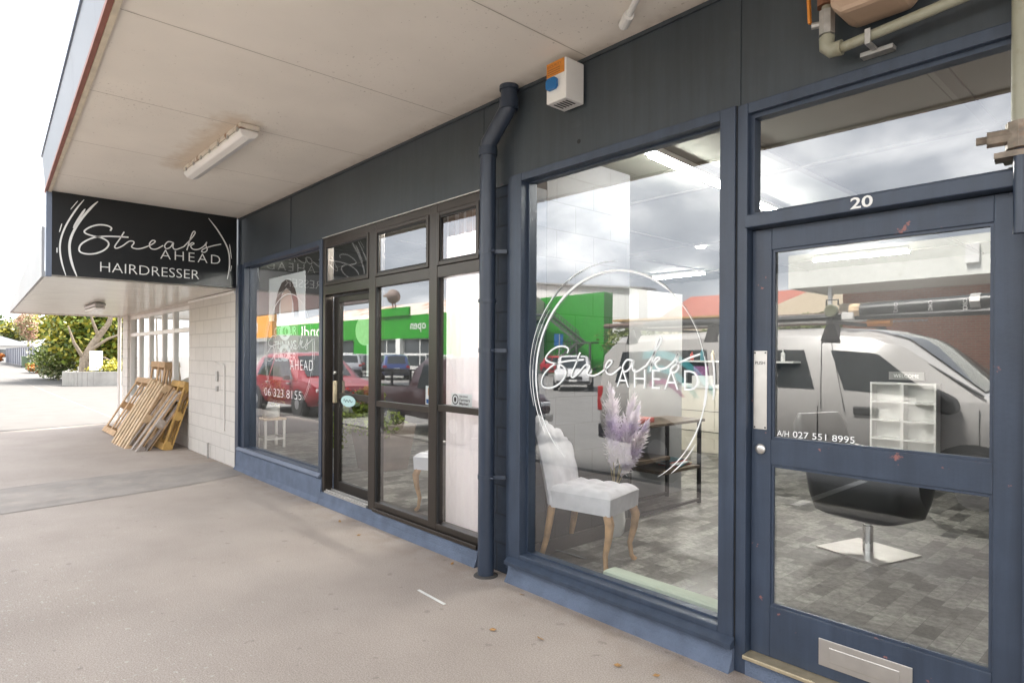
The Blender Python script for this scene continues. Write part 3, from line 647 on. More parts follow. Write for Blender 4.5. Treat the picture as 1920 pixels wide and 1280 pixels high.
# interior shell
s = MB(); s.box(-11, 2.9, .16, 8, .02, .10); part('floor', s, K['vinyl'])
s = MB(); s.box(-11, 2.9, .10, 8, 2.96, 3.0); ci = part('ceiling', s, K['ceiling'])
s = MB()
for x in (-9.3, -8.1, -6.9, -5.7, -4.5, -2.1, -.9, .3): s.box(x - .03, x + .03, .3, 8, 2.945, 2.96)
for y in (2.0, 4.4, 6.8): s.box(-11, 2.9, y - .03, y + .03, 2.944, 2.959)
s.build('batten', K['ceil_strip'], ci)
s = MB(); s.box(-3.32, -3.12, .305, 1.25, .1, 2.96); part('block_wall', s, K['grey_block'])
s = MB(); s.box(-3.118, -3.10, .16, 1.25, .1, .20); part('skirting', s, K['skirting'])
s = MB(); s.box(-11.0, -10.9, .2, 8, .1, 2.96); s.box(-10.9, 2.9, 7.9, 8.0, .1, 2.96); s.box(2.8, 2.9, .2, 7.9, .1, 2.96); s.box(-10.9, -8.62, .2, .3, .1, 2.96)
part('interior_wall', s, K['wall_grey'])
s = MB(); s.box(-3.85, -3.68, 1.25, 2.88, .1, 2.15); part('partition', s, K['wall_dull'])
s = MB(); s.box(-4.42, -3.95, 5.4, 5.6, .1, 2.25); part('column', s, K['wall_dull'])
s = MB(); s.box(-2.95, 2.7, 5.25, 5.35, .1, 1.5); part('divider', s, K['wall_grey'])

# ---- lit fluorescent tubes and downlights inside
def batten_light(x0, y0, x1, y1, label):
    t = thing('fluorescent_light', label, 'ceiling light', ((x0 + x1) / 2, (y0 + y1) / 2, 2.96), 'lit fluorescent tubes on the shop ceiling')
    m = MB(); m.beam((x0, y0, 2.925), (x1, y1, 2.925), .09, .04); m.build('casing', K['plastic_white'], t)
    m = MB(); m.tube([(x0, y0, 2.885), (x1, y1, 2.885)], .018, 8); m.build('tube', K['tube'], t)
    return t
batten_light(-2.57, .75, -2.66, 1.98, 'lit fluorescent tube nearest the glass behind the right display window')
batten_light(-3.78, 6.40, -2.6, 6.46, 'lit fluorescent tube above the back of the room, seen through the upper door glass')
batten_light(-2.74, 2.55, -2.84, 3.75, 'lit fluorescent tube behind the transom window over the door')
batten_light(-5.1, 1.0, -3.6, 1.0, 'lit fluorescent tube behind the middle fanlight of the bronze frame')
batten_light(-8.2, 3.6, -7.0, 3.6, 'lit fluorescent tube deep inside the left shop')
batten_light(-10.7, .55, -9.8, .55, 'added unseen fluorescent tube over the white stool behind the left window wall')  # added lamp, hidden by the wall, brightens the stool and its pot
batten_light(-5.2, 2.2, -4.3, 2.2, 'added unseen fluorescent tube hidden high behind the pink curtain and block wall')  # extra lamp added out of view to brighten the curtain
batten_light(-6.6, 6.5, -5.6, 6.5, 'short lit fluorescent tube above the cream counter')
t = thing('downlight', 'small round lit downlight in the ceiling seen near the top right of the circle logo', 'ceiling light', (-4.45, 4.5, 2.95))
m = MB(); m.lathe((-4.45, 4.5, 2.945), [(.06, -.012), (.06, .012)], 16); m.build('lens', K['spot'], t)

# ================================================================== SIGN
S_ = thing('shop_sign', 'black hanging sign board with white script lettering and brush ring below the canopy', 'sign', (-8.53, -1, 2.36))
m = MB(); m.box(-8.56, -8.50, -2.0, -.04, 2.365, 3.283); m.build('board', K['sign_black'], S_)
m = MB(); m.box(-8.58, -8.49, -2.05, -2.0, 2.345, 3.66); m.build('edge_trim', K['blue_edge'], S_)
m = MB(); fs = lambda u, v: (-8.4975, u, v)
for k_, v_ in LOGO.items(): ribbon(m, v_, .017 if k_ == 'S' else .013, fs, taper=False)
m.build('script_lettering', K['sign_white'], S_, fix=False)
m = MB(); fs = lambda u, v: (-8.4965, u, v)
for v_, w_ in ARCS: ribbon(m, v_, w_, fs)
m.build('brush_ring', K['sign_white'], S_, fix=False)
m = MB(); text_mb(m, 'AHEAD', (-8.4985, -.935, 2.655), (0, 1, 0), (0, 0, 1), height=.112, width=.69, spacing=1.25, lw=-.012); m.build('block_lettering', K['sign_white'], S_, fix=False); m = MB()
text_mb(m, 'HAIRDRESSER', (-8.4985, -1.55, 2.44), (0, 1, 0), (0, 0, 1), height=.112, width=1.055, lw=-.012); m.build('block_lettering', K['sign_white'], S_, fix=False)

# ================================================================== WINDOW LETTERING
def logo_on_glass(name, label, fx, cx, cz, r, y, ahead, wk=1.0):
    t = thing(name, label, 'window lettering', (cx, y, cz - r))
    m = MB()
    for k_, v_ in LOGO.items(): ribbon(m, [fx(*q) for q in v_], .0105 * wk, lambda u, v: (u, y, v), taper=False)
    m.build('script_lettering', K['decal'], t, fix=False)
    m = MB()
    def arc(rad, a0, a1, w_, dx=0, dz=0):
        w_ = [q * .75 * wk for q in w_] if isinstance(w_, list) else w_ * .75 * wk
        ribbon(m, [(cx + dx + rad * math.cos(R(a)), cz + dz + rad * math.sin(R(a))) for a in [a0 + (a1 - a0) * i / 14 for i in range(15)]], w_, lambda u, v: (u, y - .001, v))
    arc(r, 8, 235, [.006, .016, .02, .02, .012, .006]); arc(r, -58, 12, [.006, .01, .018, .012]); arc(r * 1.06, 85, 200, [.004, .008, .005, .007, .01, .006], -.02, .02); arc(r * 1.05, 140, 215, [.005, .01, .006]); arc(r * 1.03, 118, 135, .006, -.04, .03)
    arc(r * 1.10, 128, 150, .006); arc(r * 1.07, -8, 12, .014); arc(r * 1.04, -50, -30, .007)
    m.build('brush_ring', K['decal'], t, fix=False)
    m = MB(); text_mb(m, 'AHEAD', (ahead[0], y, ahead[1]), (1, 0, 0), (0, 0, 1), height=ahead[3], width=ahead[2], spacing=1.25, lw=-.012); m.build('block_lettering', K['decal'], t, fix=False)
    return t
# sign plane (y,z) -> glass plane: script spans y -1.75..-.235 on the sign
logo_on_glass('window_lettering', 'white script and ring logo on the glass of the right display window', lambda u, v: (-2.885 + (u + 1.751) * .76, 1.295 + (v - 2.627) * .76), -2.315, 1.375, .62, .024, (-2.27, 1.325, .53, .105))
tl = logo_on_glass('window_lettering', 'white script and ring logo with phone number on the left display window glass', lambda u, v: (-7.65 + (u + 1.751) * .86, 1.42 + (v - 2.627) * .86), -7.02, 1.53, .66, .042, (-6.95, 1.33, .60, .11), .6)
m = MB(); text_mb(m, '06 323 8155', (-7.72, .042, 1.0), (1, 0, 0), (0, 0, 1), height=.095, width=1.08, lw=-.02); m.build('phone_number', K['decal'], tl, fix=False)
t = thing('door_lettering', 'white after hours phone number on the lower edge of the upper door glass', 'window lettering', (-1.2, .035, 1.13))
m = MB(); text_mb(m, '027 551 8995', (-1.262, .034, 1.135), (1, 0, 0), (0, 0, 1), height=.028, width=.262); text_mb(m, 'A/H', (-1.335, .034, 1.135), (1, 0, 0), (0, 0, 1), height=.026, width=.055); m.build('lettering', K['decal'], t, fix=False)
t = MB(); text_mb(t, '20', (-.99, -.056, 2.112), (1, 0, 0), (0, 0, 1), height=.048, width=.085, lw=.02, th=.002); tag(t.build('house_number', K['sign_white'], None, fix=False), 'white street number 20 on the bar over the door', 'number')

# posters and stickers
grey_poster = pm('poster_pale', (.80, .82, .84), rough=.4); hair = pm('poster_brown', (.06, .03, .02), rough=.4, var=.3, vscale=14); skin = pm('poster_skin', (.60, .46, .39), rough=.4)
t = thing('poster', 'hair poster of a woman with long brown hair hung inside the left window', 'poster', (-7.1, .07, 1.2))
m = MB(); m.box(-7.66, -6.62, .066, .070, 1.90, 2.42); m.build('sheet', grey_poster, t)
m = MB(); c0 = -7.13
m.add([(c0 + dx, .0645, z) for dx, z in [(-.36, 1.902), (-.33, 2.10), (-.25, 2.24), (-.14, 2.34), (0, 2.37), (.14, 2.34), (.25, 2.24), (.33, 2.10), (.36, 1.902), (.22, 1.902), (.20, 2.08), (.12, 2.22), (0, 2.27), (-.12, 2.22), (-.20, 2.08), (-.22, 1.902)]], [(0, 1, 14, 15), (1, 2, 13, 14), (2, 3, 12, 13), (3, 4, 12), (4, 5, 12), (5, 6, 11, 12), (6, 7, 10, 11), (7, 8, 9, 10)])
m.build('hair_print', hair, t)
m = MB(); m.add([(c0 + .17 * math.cos(a), .0642, 2.06 + .20 * math.sin(a)) for a in [2 * math.pi * i / 20 for i in range(20)]], [tuple(range(20))]); m.build('face_print', skin, t)
t = thing('poster', 'brown lettered colour salon panel hung below the portrait poster in the left window', 'poster', (-7.1, .07, 1.2))
m = MB(); m.box(-7.52, -6.80, .066, .070, 1.20, 1.89); m.build('sheet', pm('poster_mauve', (.20, .15, .15), rough=.4, var=.2, vscale=9), t)
m = MB()
for s_, z in (('COLOUR', 1.72), ('TUNING', 1.56), ('CENTER', 1.42)): text_mb(m, s_, (-7.48, .0655, z), (1, 0, 0), (0, 0, 1), height=.10, width=.64)
for zc in (1.76, 1.52):
    n = 24; vs = [(-7.16 + rr * math.cos(2 * math.pi * i / n), .0640, zc + rr * .62 * math.sin(2 * math.pi * i / n)) for rr in (.16, .09) for i in range(n)]
    m.add(vs, [(i, (i + 1) % n, n + (i + 1) % n, n + i) for i in range(n)])
m.build('lettering', K['decal'], t, fix=False)
def disc(mb, cx, cz, rx, rz, y0, y1, n=28): mb.prism([(cx + rx * math.cos(2 * math.pi * i / n), cz + rz * math.sin(2 * math.pi * i / n)) for i in range(n)], y0, y1)
t = thing('round_sign', 'pale green round hanging sign inside the sliding door glass', 'sign', (-5.3, .12, 1.6))
m = MB(); disc(m, -5.36, 1.735, .19, .145, .11, .116); m.build('disc', pm('pale_green_card', (.45, .60, .38), rough=.5, var=.1, vscale=20), t)
m = MB()
for zc in (1.86, 1.76, 1.66): disc(m, -5.22, zc, .045, .035, .104, .1095, 16)
m.build('dot', K['decal'], t)
m = MB(); m.box(-5.32, -5.12, .105, .109, 1.30, 1.60); tag(m.build('notice', pm('notice_card', (.66, .70, .66), rough=.5, var=.08)), 'pale paper notice below the round green sign in the sliding door', 'notice')
t = thing('open_sign', 'small teal oval sign on the sliding door at handle height', 'sign', (-5.56, .055, .98))
m = MB(); disc(m, -5.58, 1.05, .145, .055, .050, .056); m.build('plate', pm('teal_plate', (.42, .62, .62), rough=.4), t)
m = MB(); ribbon(m, [(-5.68, 1.045), (-5.65, 1.065), (-5.63, 1.04), (-5.60, 1.062), (-5.57, 1.042), (-5.54, 1.064), (-5.51, 1.042), (-5.48, 1.058)], .007, lambda u, v: (u, .0485, v)); m.build('script', K['sign_black'], t, fix=False)
t = thing('sticker', 'white farmers market sticker on the curtained glass beside the downpipe', 'sticker', (-3.72, .017, 1.13))
m = MB(); m.box(-3.85, -3.60, .015, .018, 1.122, 1.215); m.build('sheet', K['decal'], t)
m = MB()
for s_, z, wd in (('FEILDING', 1.187, .10), ('Farmers', 1.158, .125), ('Market', 1.130, .11)): text_mb(m, s_, (-3.745, .0145, z), (1, 0, 0), (0, 0, 1), height=.022 if s_ != 'FEILDING' else .014, width=wd, lw=.012)
n = 20
for ra, rb in ((.040, .032),): m.add([(-3.80 + rr * math.cos(2 * math.pi * i / n), .0138, 1.168 + rr * math.sin(2 * math.pi * i / n)) for rr in (ra, rb) for i in range(n)], [(i, (i + 1) % n, n + (i + 1) % n, n + i) for i in range(n)])
disc(m, -3.80, 1.168, .014, .020, .0125, .0135, 10)
m.build('print', K['sign_black'], t, fix=False)
t = thing('sticker', 'small white sticker with orange and blue blocks on the middle bronze window', 'sticker', (-4.14, .017, 1.1))
m = MB(); m.box(-4.195, -4.117, .014, .018, 1.105, 1.255); m.build('sheet', K['decal'], t)
m = MB(); m.box(-4.16, -4.12, .0125, .0138, 1.18, 1.24); m.build('orange_print', K['orange'], t)
m = MB(); m.box(-4.185, -4.12, .0125, .0138, 1.115, 1.15); m.build('blue_print', K['blue'], t)

# ================================================================== THINGS FIXED TO THE SHOPFRONT
t = thing('downpipe', 'navy round downpipe with offset bend on the pier between the windows', 'downpipe', (-3.29, -.10, 0))
m = MB(); m.tube([(-3.29, -.10, -.005), (-3.29, -.10, 2.90), (-3.28, -.10, 2.95), (-3.12, -.085, 3.12), (-3.10, -.08, 3.16), (-3.10, -.08, 3.284)], .056, 20); m.build('pipe', K['pipe'], t, smooth=True)
m = MB()
for a, b, x_, y_ in ((2.86, 2.92, -3.29, -.10), (1.86, 1.885, -3.29, -.10), (3.13, 3.20, -3.10, -.08), (3.255, 3.284, -3.10, -.08)):
    m = MB(); m.tube([(x_, y_, a), (x_, y_, b)], .064, 20); m.build('collar', K['pipe'], t, smooth=True)
for z in (2.19, 1.52, .66):
    m = MB(); m.tube([(-3.29, -.10, z), (-3.29, -.10, z + .03)], .060, 20); m.beam((-3.24, -.08, z + .015), (-3.18, -.02, z + .015), .02, .025); m.tube([(-3.22, -.12, z + .015), (-3.19, -.12, z + .015)], .008, 6); m.build('bracket', K['pipe'], t)
m = MB(); m.lathe((-3.29, -.10, 0), [(.085, .0), (.08, .006), (.06, .010)], 20); m.build('base_ring', K['concrete'], t)
t = thing('alarm_box', 'white alarm siren box with orange label and blue strobe on the navy fascia', 'alarm', (-2.57, 0, 3.0))
m = MB(); m.box(-2.66, -2.50, -.17, -.012, 3.005, 3.245); m.build('case', K['plastic_white'], t, bevel=.006)
m = MB(); m.box(-2.655, -2.512, -.1735, -.171, 3.16, 3.242); m.build('orange_label', K['orange'], t)
m = MB(); text_mb(m, 'SECURITY', (-2.65, -.175, 3.212), (1, 0, 0), (0, 0, 1), height=.014, width=.12)
for k in range(3): m.box(-2.645, -2.545, -.1745, -.1736, 3.172 + .013 * k, 3.176 + .013 * k)
m.build('label_print', pm('label_print_brown', (.28, .09, .02), rough=.5), t)
m = MB(); m.prism([(-2.645, 3.09), (-2.63, 3.075), (-2.575, 3.075), (-2.56, 3.09), (-2.56, 3.13), (-2.575, 3.145), (-2.63, 3.145), (-2.645, 3.13)], -.195, -.171); m.build('strobe', K['blue'], t, bevel=.004)
m = MB()
for k in range(5): m.box(-2.63 + .024 * k, -2.618 + .024 * k, -.14, -.06, 3.0035, 3.0045)
m.build('sounder_slot', K['black_trim'], t)
m = MB(); m.lathe((-2.55, -.001, 2.80), [(.014, .004), (.014, 0)], 14, 'Y'); tag(m.build('cable_hole', K['rubber']), 'small round drilled hole in the navy fascia below the alarm box', 'hole')

t = thing('canopy_light', 'old rust edged fluorescent batten light under the canopy', 'light fitting', (-5.76, -1.1, 3.285))
m = MB(); m.box(-6.54, -4.97, -1.18, -1.03, 3.245, 3.284); m.build('base', K['light_base'], t, bevel=.004)
m = MB(); pr = [(-1.175 + .0, 3.243), (-1.178, 3.215), (-1.155, 3.185), (-1.105, 3.172), (-1.055, 3.185), (-1.032, 3.215), (-1.035, 3.243)]
m.prism(pr, -6.53, -4.985, 'X'); m.build('diffuser', K['diffuser'], t, bevel=.008)
for i in range(7):
    m = MB(); m.box(-6.45 + i * .235, -6.42 + i * .235, -1.187, -1.176, 3.225, 3.255); m.build('clip', K['galv'], t)
t = thing('canopy_light', 'small white tube lamp on the soffit above the right window', 'light fitting', (-2.0, -.4, 3.285))
m = MB(); m.tube([(-2.02, -.22, 3.255), (-1.75, -.42, 3.262)], .018, 10); m.build('arm', K['plastic_white'], t)
m = MB(); m.tube([(-2.07, -.185, 3.25), (-1.99, -.242, 3.253)], .028, 12); m.build('lamp_head', K['plastic_white'], t)

t = thing('gas_meter', 'tan gas meter with olive pipework and orange valve lever high on the right fascia', 'gas meter', (-1, 0, 2.7))
m = MB(); m.prism([(-1.04, 2.86), (-1.00, 2.82), (-.80, 2.82), (-.76, 2.86), (-.76, 3.14), (-.80, 3.18), (-1.0, 3.18), (-1.04, 3.14)], -.24, -.05); m.build('body', K['meter'], t, bevel=.02)
m = MB(); m.box(-1.0, -.85, -.2435, -.2405, 2.885, 3.08); pl_ = m.build('label', K['plastic_white'], t)
m = MB()
for k in range(7): m.box(-.99, -.87 - .02 * (k % 3), -.2445, -.2437, 2.90 + .018 * k, 2.906 + .018 * k)
m.box(-.985, -.93, -.2445, -.2437, 3.035, 3.05); m.build('print', K['black_trim'], pl_)
m = MB(); m.tube([(-1.10, -.10, 3.24), (-1.10, -.10, 2.79), (-1.085, -.10, 2.755), (-1.05, -.10, 2.745), (-.50, -.10, 2.79)], .021, 14); m.tube([(-.46, -.10, 3.25), (-.46, -.10, 2.28)], .026, 14)
m.build('pipe', K['olive_pipe'], t, smooth=True)
m = MB(); m.tube([(-1.10, -.10, 2.81), (-1.10, -.10, 2.77), (-1.08, -.10, 2.75), (-1.04, -.10, 2.748)], .031, 14); m.build('elbow', K['olive_pipe'], t, smooth=True)
m = MB(); m.tube([(-.52, -.10, 2.775), (-.44, -.10, 2.778)], .033, 14); m.build('elbow', K['olive_pipe'], t, smooth=True)
m = MB(); m.tube([(-1.10, -.10, 2.94), (-1.10, -.10, 3.02)], .040, 8); m.tube([(-1.10, -.10, 3.03), (-1.10, -.10, 3.05)], .034, 8); m.build('union', K['rusty'], t, smooth=True)
m = MB(); m.tube([(-1.10, -.10, 2.82), (-1.10, -.10, 2.92)], .032, 8); m.tube([(-1.10, -.10, 2.87), (-1.155, -.12, 2.87)], .014, 8); m.build('valve', K['galv'], t)
m = MB(); m.beam((-1.16, -.125, 2.88), (-1.165, -.13, 3.02), .022, .012, (1, 0, 0)); m.build('lever', K['orange'], t, bevel=.004)
m = MB(); m.box(-.99, -.87, -.045, -.001, 2.705, 2.722); m.box(-.945, -.925, -.128, -.03, 2.715, 2.724); m.box(-.945, -.925, -.128, -.124, 2.724, 2.775); m.build('clamp', K['galv'], t)
m = MB(); m.tube([(-.46, -.10, 2.19), (-.46, -.10, 2.28)], .042, 8); m.tube([(-.55, -.12, 2.235), (-.44, -.10, 2.235)], .028, 8); m.tube([(-.58, -.125, 2.235), (-.55, -.12, 2.235)], .014, 6); m.box(-.53, -.40, -.12, -.06, 2.165, 2.185); m.build('regulator', K['old_brass'], t, smooth=True)
m = MB(); m.tube([(-.46, -.10, 1.9), (-.46, -.10, 2.19)], .020, 12); m.build('lower_pipe', K['pipe'], t, smooth=True)

for o in t.children: o.matrix_parent_inverse = o.matrix_parent_inverse @ Matrix.Translation((.03, 0, .03))
# fallen leaves and scraps on the footpath
leafm = pm('dead_leaf', (.34, .19, .07), rough=.8, var=.4, vscale=30)
for i, (x, y) in enumerate(((-3.62, -.14), (-2.86, -.16), (-2.35, -.50), (-2.6, -.62), (-1.9, -.42), (-1.72, -.36), (-5.2, -.22), (-4.7, -.3))):
    m = MB(); a = random.random() * 6.3; L = random.uniform(.018, .032); c, s = math.cos(a), math.sin(a)
    P = [(-L, 0, .004), (-.3 * L, .45 * L, .012), (.5 * L, .35 * L, .010), (L, 0, .016), (.5 * L, -.35 * L, .006), (-.3 * L, -.45 * L, .005)]
    m.add([(x + c * q[0] - s * q[1], y + s * q[0] + c * q[1], q[2]) for q in P], [(0, 1, 2, 3), (0, 3, 4, 5)])
    tag(m.build('fallen_leaf', leafm), 'small curled brown leaf lying on the footpath near the navy plinth', 'leaf', 'dead leaves on the footpath')
m = MB(); m.beam((-3.36, -.60, .0045), (-3.06, -.61, .0045), .018, .003); struct(m.build('chalk_mark', K['road_paint']), 'short white dash on the footpath')

# ================================================================== INTERIOR THINGS
def make_chair(label):
    t = thing('side_chair', label, 'chair', (0, 0, 0), 'grey button back chairs')
    # local: faces +X, seat .40..; width along Y .50
    m = MB(); NX, NY = 10, 8; top = []
    def grid(fn, nu, nv, flip=False):
        vs = [fn(i / nu, k / nv) for i in range(nu + 1) for k in range(nv + 1)]
        m.add(vs, [(i * (nv + 1) + k, (i + 1) * (nv + 1) + k, (i + 1) * (nv + 1) + k + 1, i * (nv + 1) + k + 1) for i in range(nu) for k in range(nv)])
    def tuft(u, v): return .012 * abs(math.sin(u * math.pi * 4)) * abs(math.sin(v * math.pi * 4))
    def seat(u, v):
        x = -.24 + .52 * u; y = (-.25 + .5 * v) * (1.0 - .08 * (1 - u)); e_ = min(u, 1 - u, v, 1 - v)
        return (x, y, .50 + .035 * min(1, e_ * 7) ** .5 + tuft(u, v))
    grid(seat, 24, 24)
    b0 = [(-.24, -.23), (.28, -.25), (.28, .25), (-.24, .23)]
    m.add([(x, y, .50) for x, y in b0] + [(x * .98, y * .98, .385) for x, y in b0], [(0, 1, 5, 4), (1, 2, 6, 5), (2, 3, 7, 6), (3, 0, 4, 7), (4, 5, 6, 7)])
    m.build('seat', K['velvet'], t, smooth=60, fix=True)
    m = MB()
    def bk(front):
        def fn(u, v):
            z = .40 + .66 * u; y = (-.245 + .49 * v) * (1 - .10 * max(0, u - .8) / .2 * 1.0); lean = -.21 - .13 * u - .06 * u * u
            e_ = min(1 - u, v, 1 - v)
            return (lean + (.028 * min(1, e_ * 8) ** .5 + tuft(u * 1.2, v) if front else -.05 * min(1, e_ * 10) ** .5), y, z - (.03 * abs(2 * v - 1) ** 3 if u > .99 else 0))
        return fn
    grid(bk(True), 24, 20); grid(bk(False), 24, 20)
    m.build('backrest', K['velvet'], t, smooth=60)
    for sy in (-1, 1):
        m = MB(); y = .21 * sy
        m.tube([(.24, y, .39), (.265, y + .015 * sy, .33), (.255, y + .012 * sy, .24), (.225, y, .12), (.235, y + .01 * sy, .03), (.26, y + .02 * sy, 0)], [.034, .034, .027, .019, .017, .022], 10); m.build('leg', K['chair_wood'], t, smooth=True)
        m = MB(); m.tube([(-.22, y * .95, .40), (-.235, y * .95, .30), (-.265, y * .97, .15), (-.31, y, 0)], [.030, .028, .023, .019], 10); m.build('leg', K['chair_wood'], t, smooth=True)
    return t
ch = make_chair('pale grey button tufted chair with curved oak legs beside the pampas grass')
ch.location = (-2.83, .45, .10); ch.rotation_euler = (0, 0, R(12)); ch.scale = (.93, .86, .97)
c2 = copy_tree(ch); c2['label'] = 'pale grey chair with an oak leg showing left of the pink curtain'
c2.location = (-4.63, .58, .10); c2.rotation_euler = (0, 0, R(205))

# pampas grass in a white vase
t = thing('pampas_vase', 'lilac pampas grass plumes in a white floor vase behind the grey chair', 'dried flowers', (-3.10, 1.05, .10))
m = MB(); m.lathe((-3.10, 1.05, .10), [(.055, 0), (.075, .03), (.085, .12), (.075, .25), (.05, .34), (.055, .36), (.045, .36), (.04, .30)], 20); m.build('vase', K['white_ceramic'], t, smooth=True)
st = MB(); plm = MB(); rn = random.Random(3)
def plume(mb, base, tip, r, nn, l):
    base, tip = Vector(base), Vector(tip); ax = tip - base
    for i in range(nn):
        u = rn.random(); p0 = base + ax * u; rad = r * (math.sin(math.pi * min(1, .12 + u * .9)) ** .7)
        d = Vector((rn.gauss(0, 1), rn.gauss(0, 1), rn.gauss(0, .5))).normalized() * rad + ax.normalized() * l * rn.uniform(.5, 1.3) + Vector((0, 0, -.03 * rn.random()))
        sd2 = d.cross(Vector((rn.random() - .5, rn.random() - .5, rn.random()))).normalized() * .0042
        mid = p0 + d * .55; end = p0 + d - Vector((0, 0, .02))
        mb.add([p0 - sd2, p0 + sd2, mid + sd2 * 1.6, mid - sd2 * 1.6, end], [(0, 1, 2, 3), (3, 2, 4)])
vb = Vector((-3.10, 1.05, .44))
for tx, ty, tz, r_, n_ in ((-3.32, .98, 1.16, .085, 420), (-3.20, .95, 1.24, .085, 420), (-2.88, 1.02, 1.06, .085, 420), (-3.06, .95, 1.20, .09, 450), (-3.16, 1.10, 1.22, .08, 380), (-2.76, .95, .96, .075, 380), (-3.30, 1.05, 1.02, .08, 380), (-2.96, 1.08, 1.14, .08, 380), (-2.84, .98, .86, .07, 320), (-3.1, .98, 1.0, .09, 380)):
    tip = Vector((tx, ty, tz)); b_ = vb.lerp(tip, .30); st.tube([vb - Vector((0, 0, .2)), vb, vb.lerp(tip, .5), tip], .004, 5); plume(plm, b_, tip, r_, n_, .13)
for k, (dx, dy) in enumerate(((-.24, -.06), (-.29, -.02), (-.20, -.08))):   # drooping plumes
    q0 = vb + Vector((dx * .75, dy, .20)); q1 = vb + Vector((dx * 1.3, dy, -.04)); st.tube([vb, vb + Vector((dx * .4, dy, .14)), q0], .004, 5); plume(plm, q0, q1, .055, 360, .09)
st.build('stems', K['stem'], t); plm.build('plumes', K['pampas'], t, fix=False)

# console shelf
t = thing('console_shelf', 'black metal framed console with staggered dark wood shelves beside the white partition', 'shelf', (-3.44, 2.0, .10))
for x in (-3.26, -3.62):
    for y in (1.44, 2.53):
        m = MB(); m.box(x - .015, x + .015, y - .015, y + .015, .10, .875); m.build('leg', K['black_metal'], t)
m = MB(); m.box(-3.66, -3.22, 1.40, 2.57, .880, .905); m.build('top', K['dark_wood'], t, bevel=.003)
m = MB(); m.box(-3.64, -3.24, 1.46, 2.02, .57, .60); m.build('shelf', K['dark_wood'], t, bevel=.003)
m = MB(); m.box(-3.64, -3.24, 1.90, 2.51, .44, .47); m.build('shelf', K['dark_wood'], t, bevel=.003)
m = MB(); m.box(-3.275, -3.245, 1.99, 2.015, .47, .57); m.box(-3.275, -3.245, 1.455, 2.515, .12, .145); m.box(-3.635, -3.605, 1.455, 2.515, .12, .145); m.build('rail', K['black_metal'], t)
rn = random.Random(5)
for i in range(6):
    m = MB(); a = rn.uniform(-.3, .3); cx, cy, z = -3.42 + rn.uniform(-.04, .04), 2.30 + rn.uniform(-.03, .05), .472 + .008 * i
    c, s = math.cos(a), math.sin(a); q = [(cx + c * u - s * v, cy + s * u + c * v) for u, v in ((-.10, -.14), (.10, -.14), (.10, .14), (-.10, .14))]
    m.prism(q, z, z + .0075, 'Z'); tag(m.build('magazine', K['mag'][i % 4]), 'magazine in the loose pile on the lower console shelf', 'magazine', 'magazines on the console shelf')
t = thing('flower_box', 'red and white leaflet holder lying on the console top', 'box', (-3.4, 1.75, .905))
m = MB(); m.box(-3.52, -3.34, 1.62, 1.92, .905, .95); m.build('tray', K['mag'][0], t, bevel=.01)
m = MB(); m.lathe((-3.43, 1.7, .95), [(.06, 0), (.07, .03), (.03, .06)], 14); m.build('cloth', K['white_ceramic'], t, smooth=True)

# reception counter and the wall behind
t = thing('reception_counter', 'cream panelled reception counter deep in the right shop', 'counter', (-5.0, 5.6, .10))
m = MB(); m.box(-6.6, -4.55, 5.4, 5.95, .10, 1.04); m.build('base', K['counter'], t, bevel=.004)
m = MB(); m.box(-6.65, -4.50, 5.36, 6.0, 1.042, 1.075); m.build('top', K['wall_white'], t, bevel=.004)
m = MB()
for z in (.4, .7): m.box(-6.6, -4.55, 5.392, 5.399, z, z + .008)
m.build('panel_joint', K['ceil_strip'], t)
t = thing('leaflet_holder', 'white leaflet holder with a purple card on the reception counter', 'holder', (-5.0, 5.5, 1.075))
m = MB(); m.box(-5.16, -4.88, 5.44, 5.56, 1.075, 1.22); m.build('case', K['plastic_white'], t, bevel=.004)
m = MB(); m.box(-5.14, -4.90, 5.46, 5.47, 1.222, 1.36); m.build('card', pm('purple_card', (.22, .08, .20), rough=.4, var=.6, vscale=25), t)
t = thing('wall_shelf', 'white wall shelf above the counter at the back', 'shelf', (-5.2, 7.7, 1.3))
m = MB(); m.box(-6.8, -4.6, 7.6, 7.9, 1.40, 1.43); m.build('board', K['wall_white'], t)
m = MB(); m.box(-6.4, -6.35, 7.65, 7.9, 1.3, 1.4); m.box(-5.0, -4.95, 7.65, 7.9, 1.3, 1.4); m.build('bracket', K['black_metal'], t)
for i in range(9):
    x = -6.6 + i * .22; m = MB(); hh = (.16, .22, .19)[i % 3]; rr = .035
    m.lathe((x, 7.75, 1.431), [(rr, 0), (rr, hh * .7), (rr * .4, hh * .82), (rr * .4, hh)], 12)
    tag(m.build('bottle', (K['mag'] + [K['black_vinyl']])[i % 5], smooth=True), 'small hair product bottle on the white wall shelf', 'bottle', 'product bottles on the wall shelf')

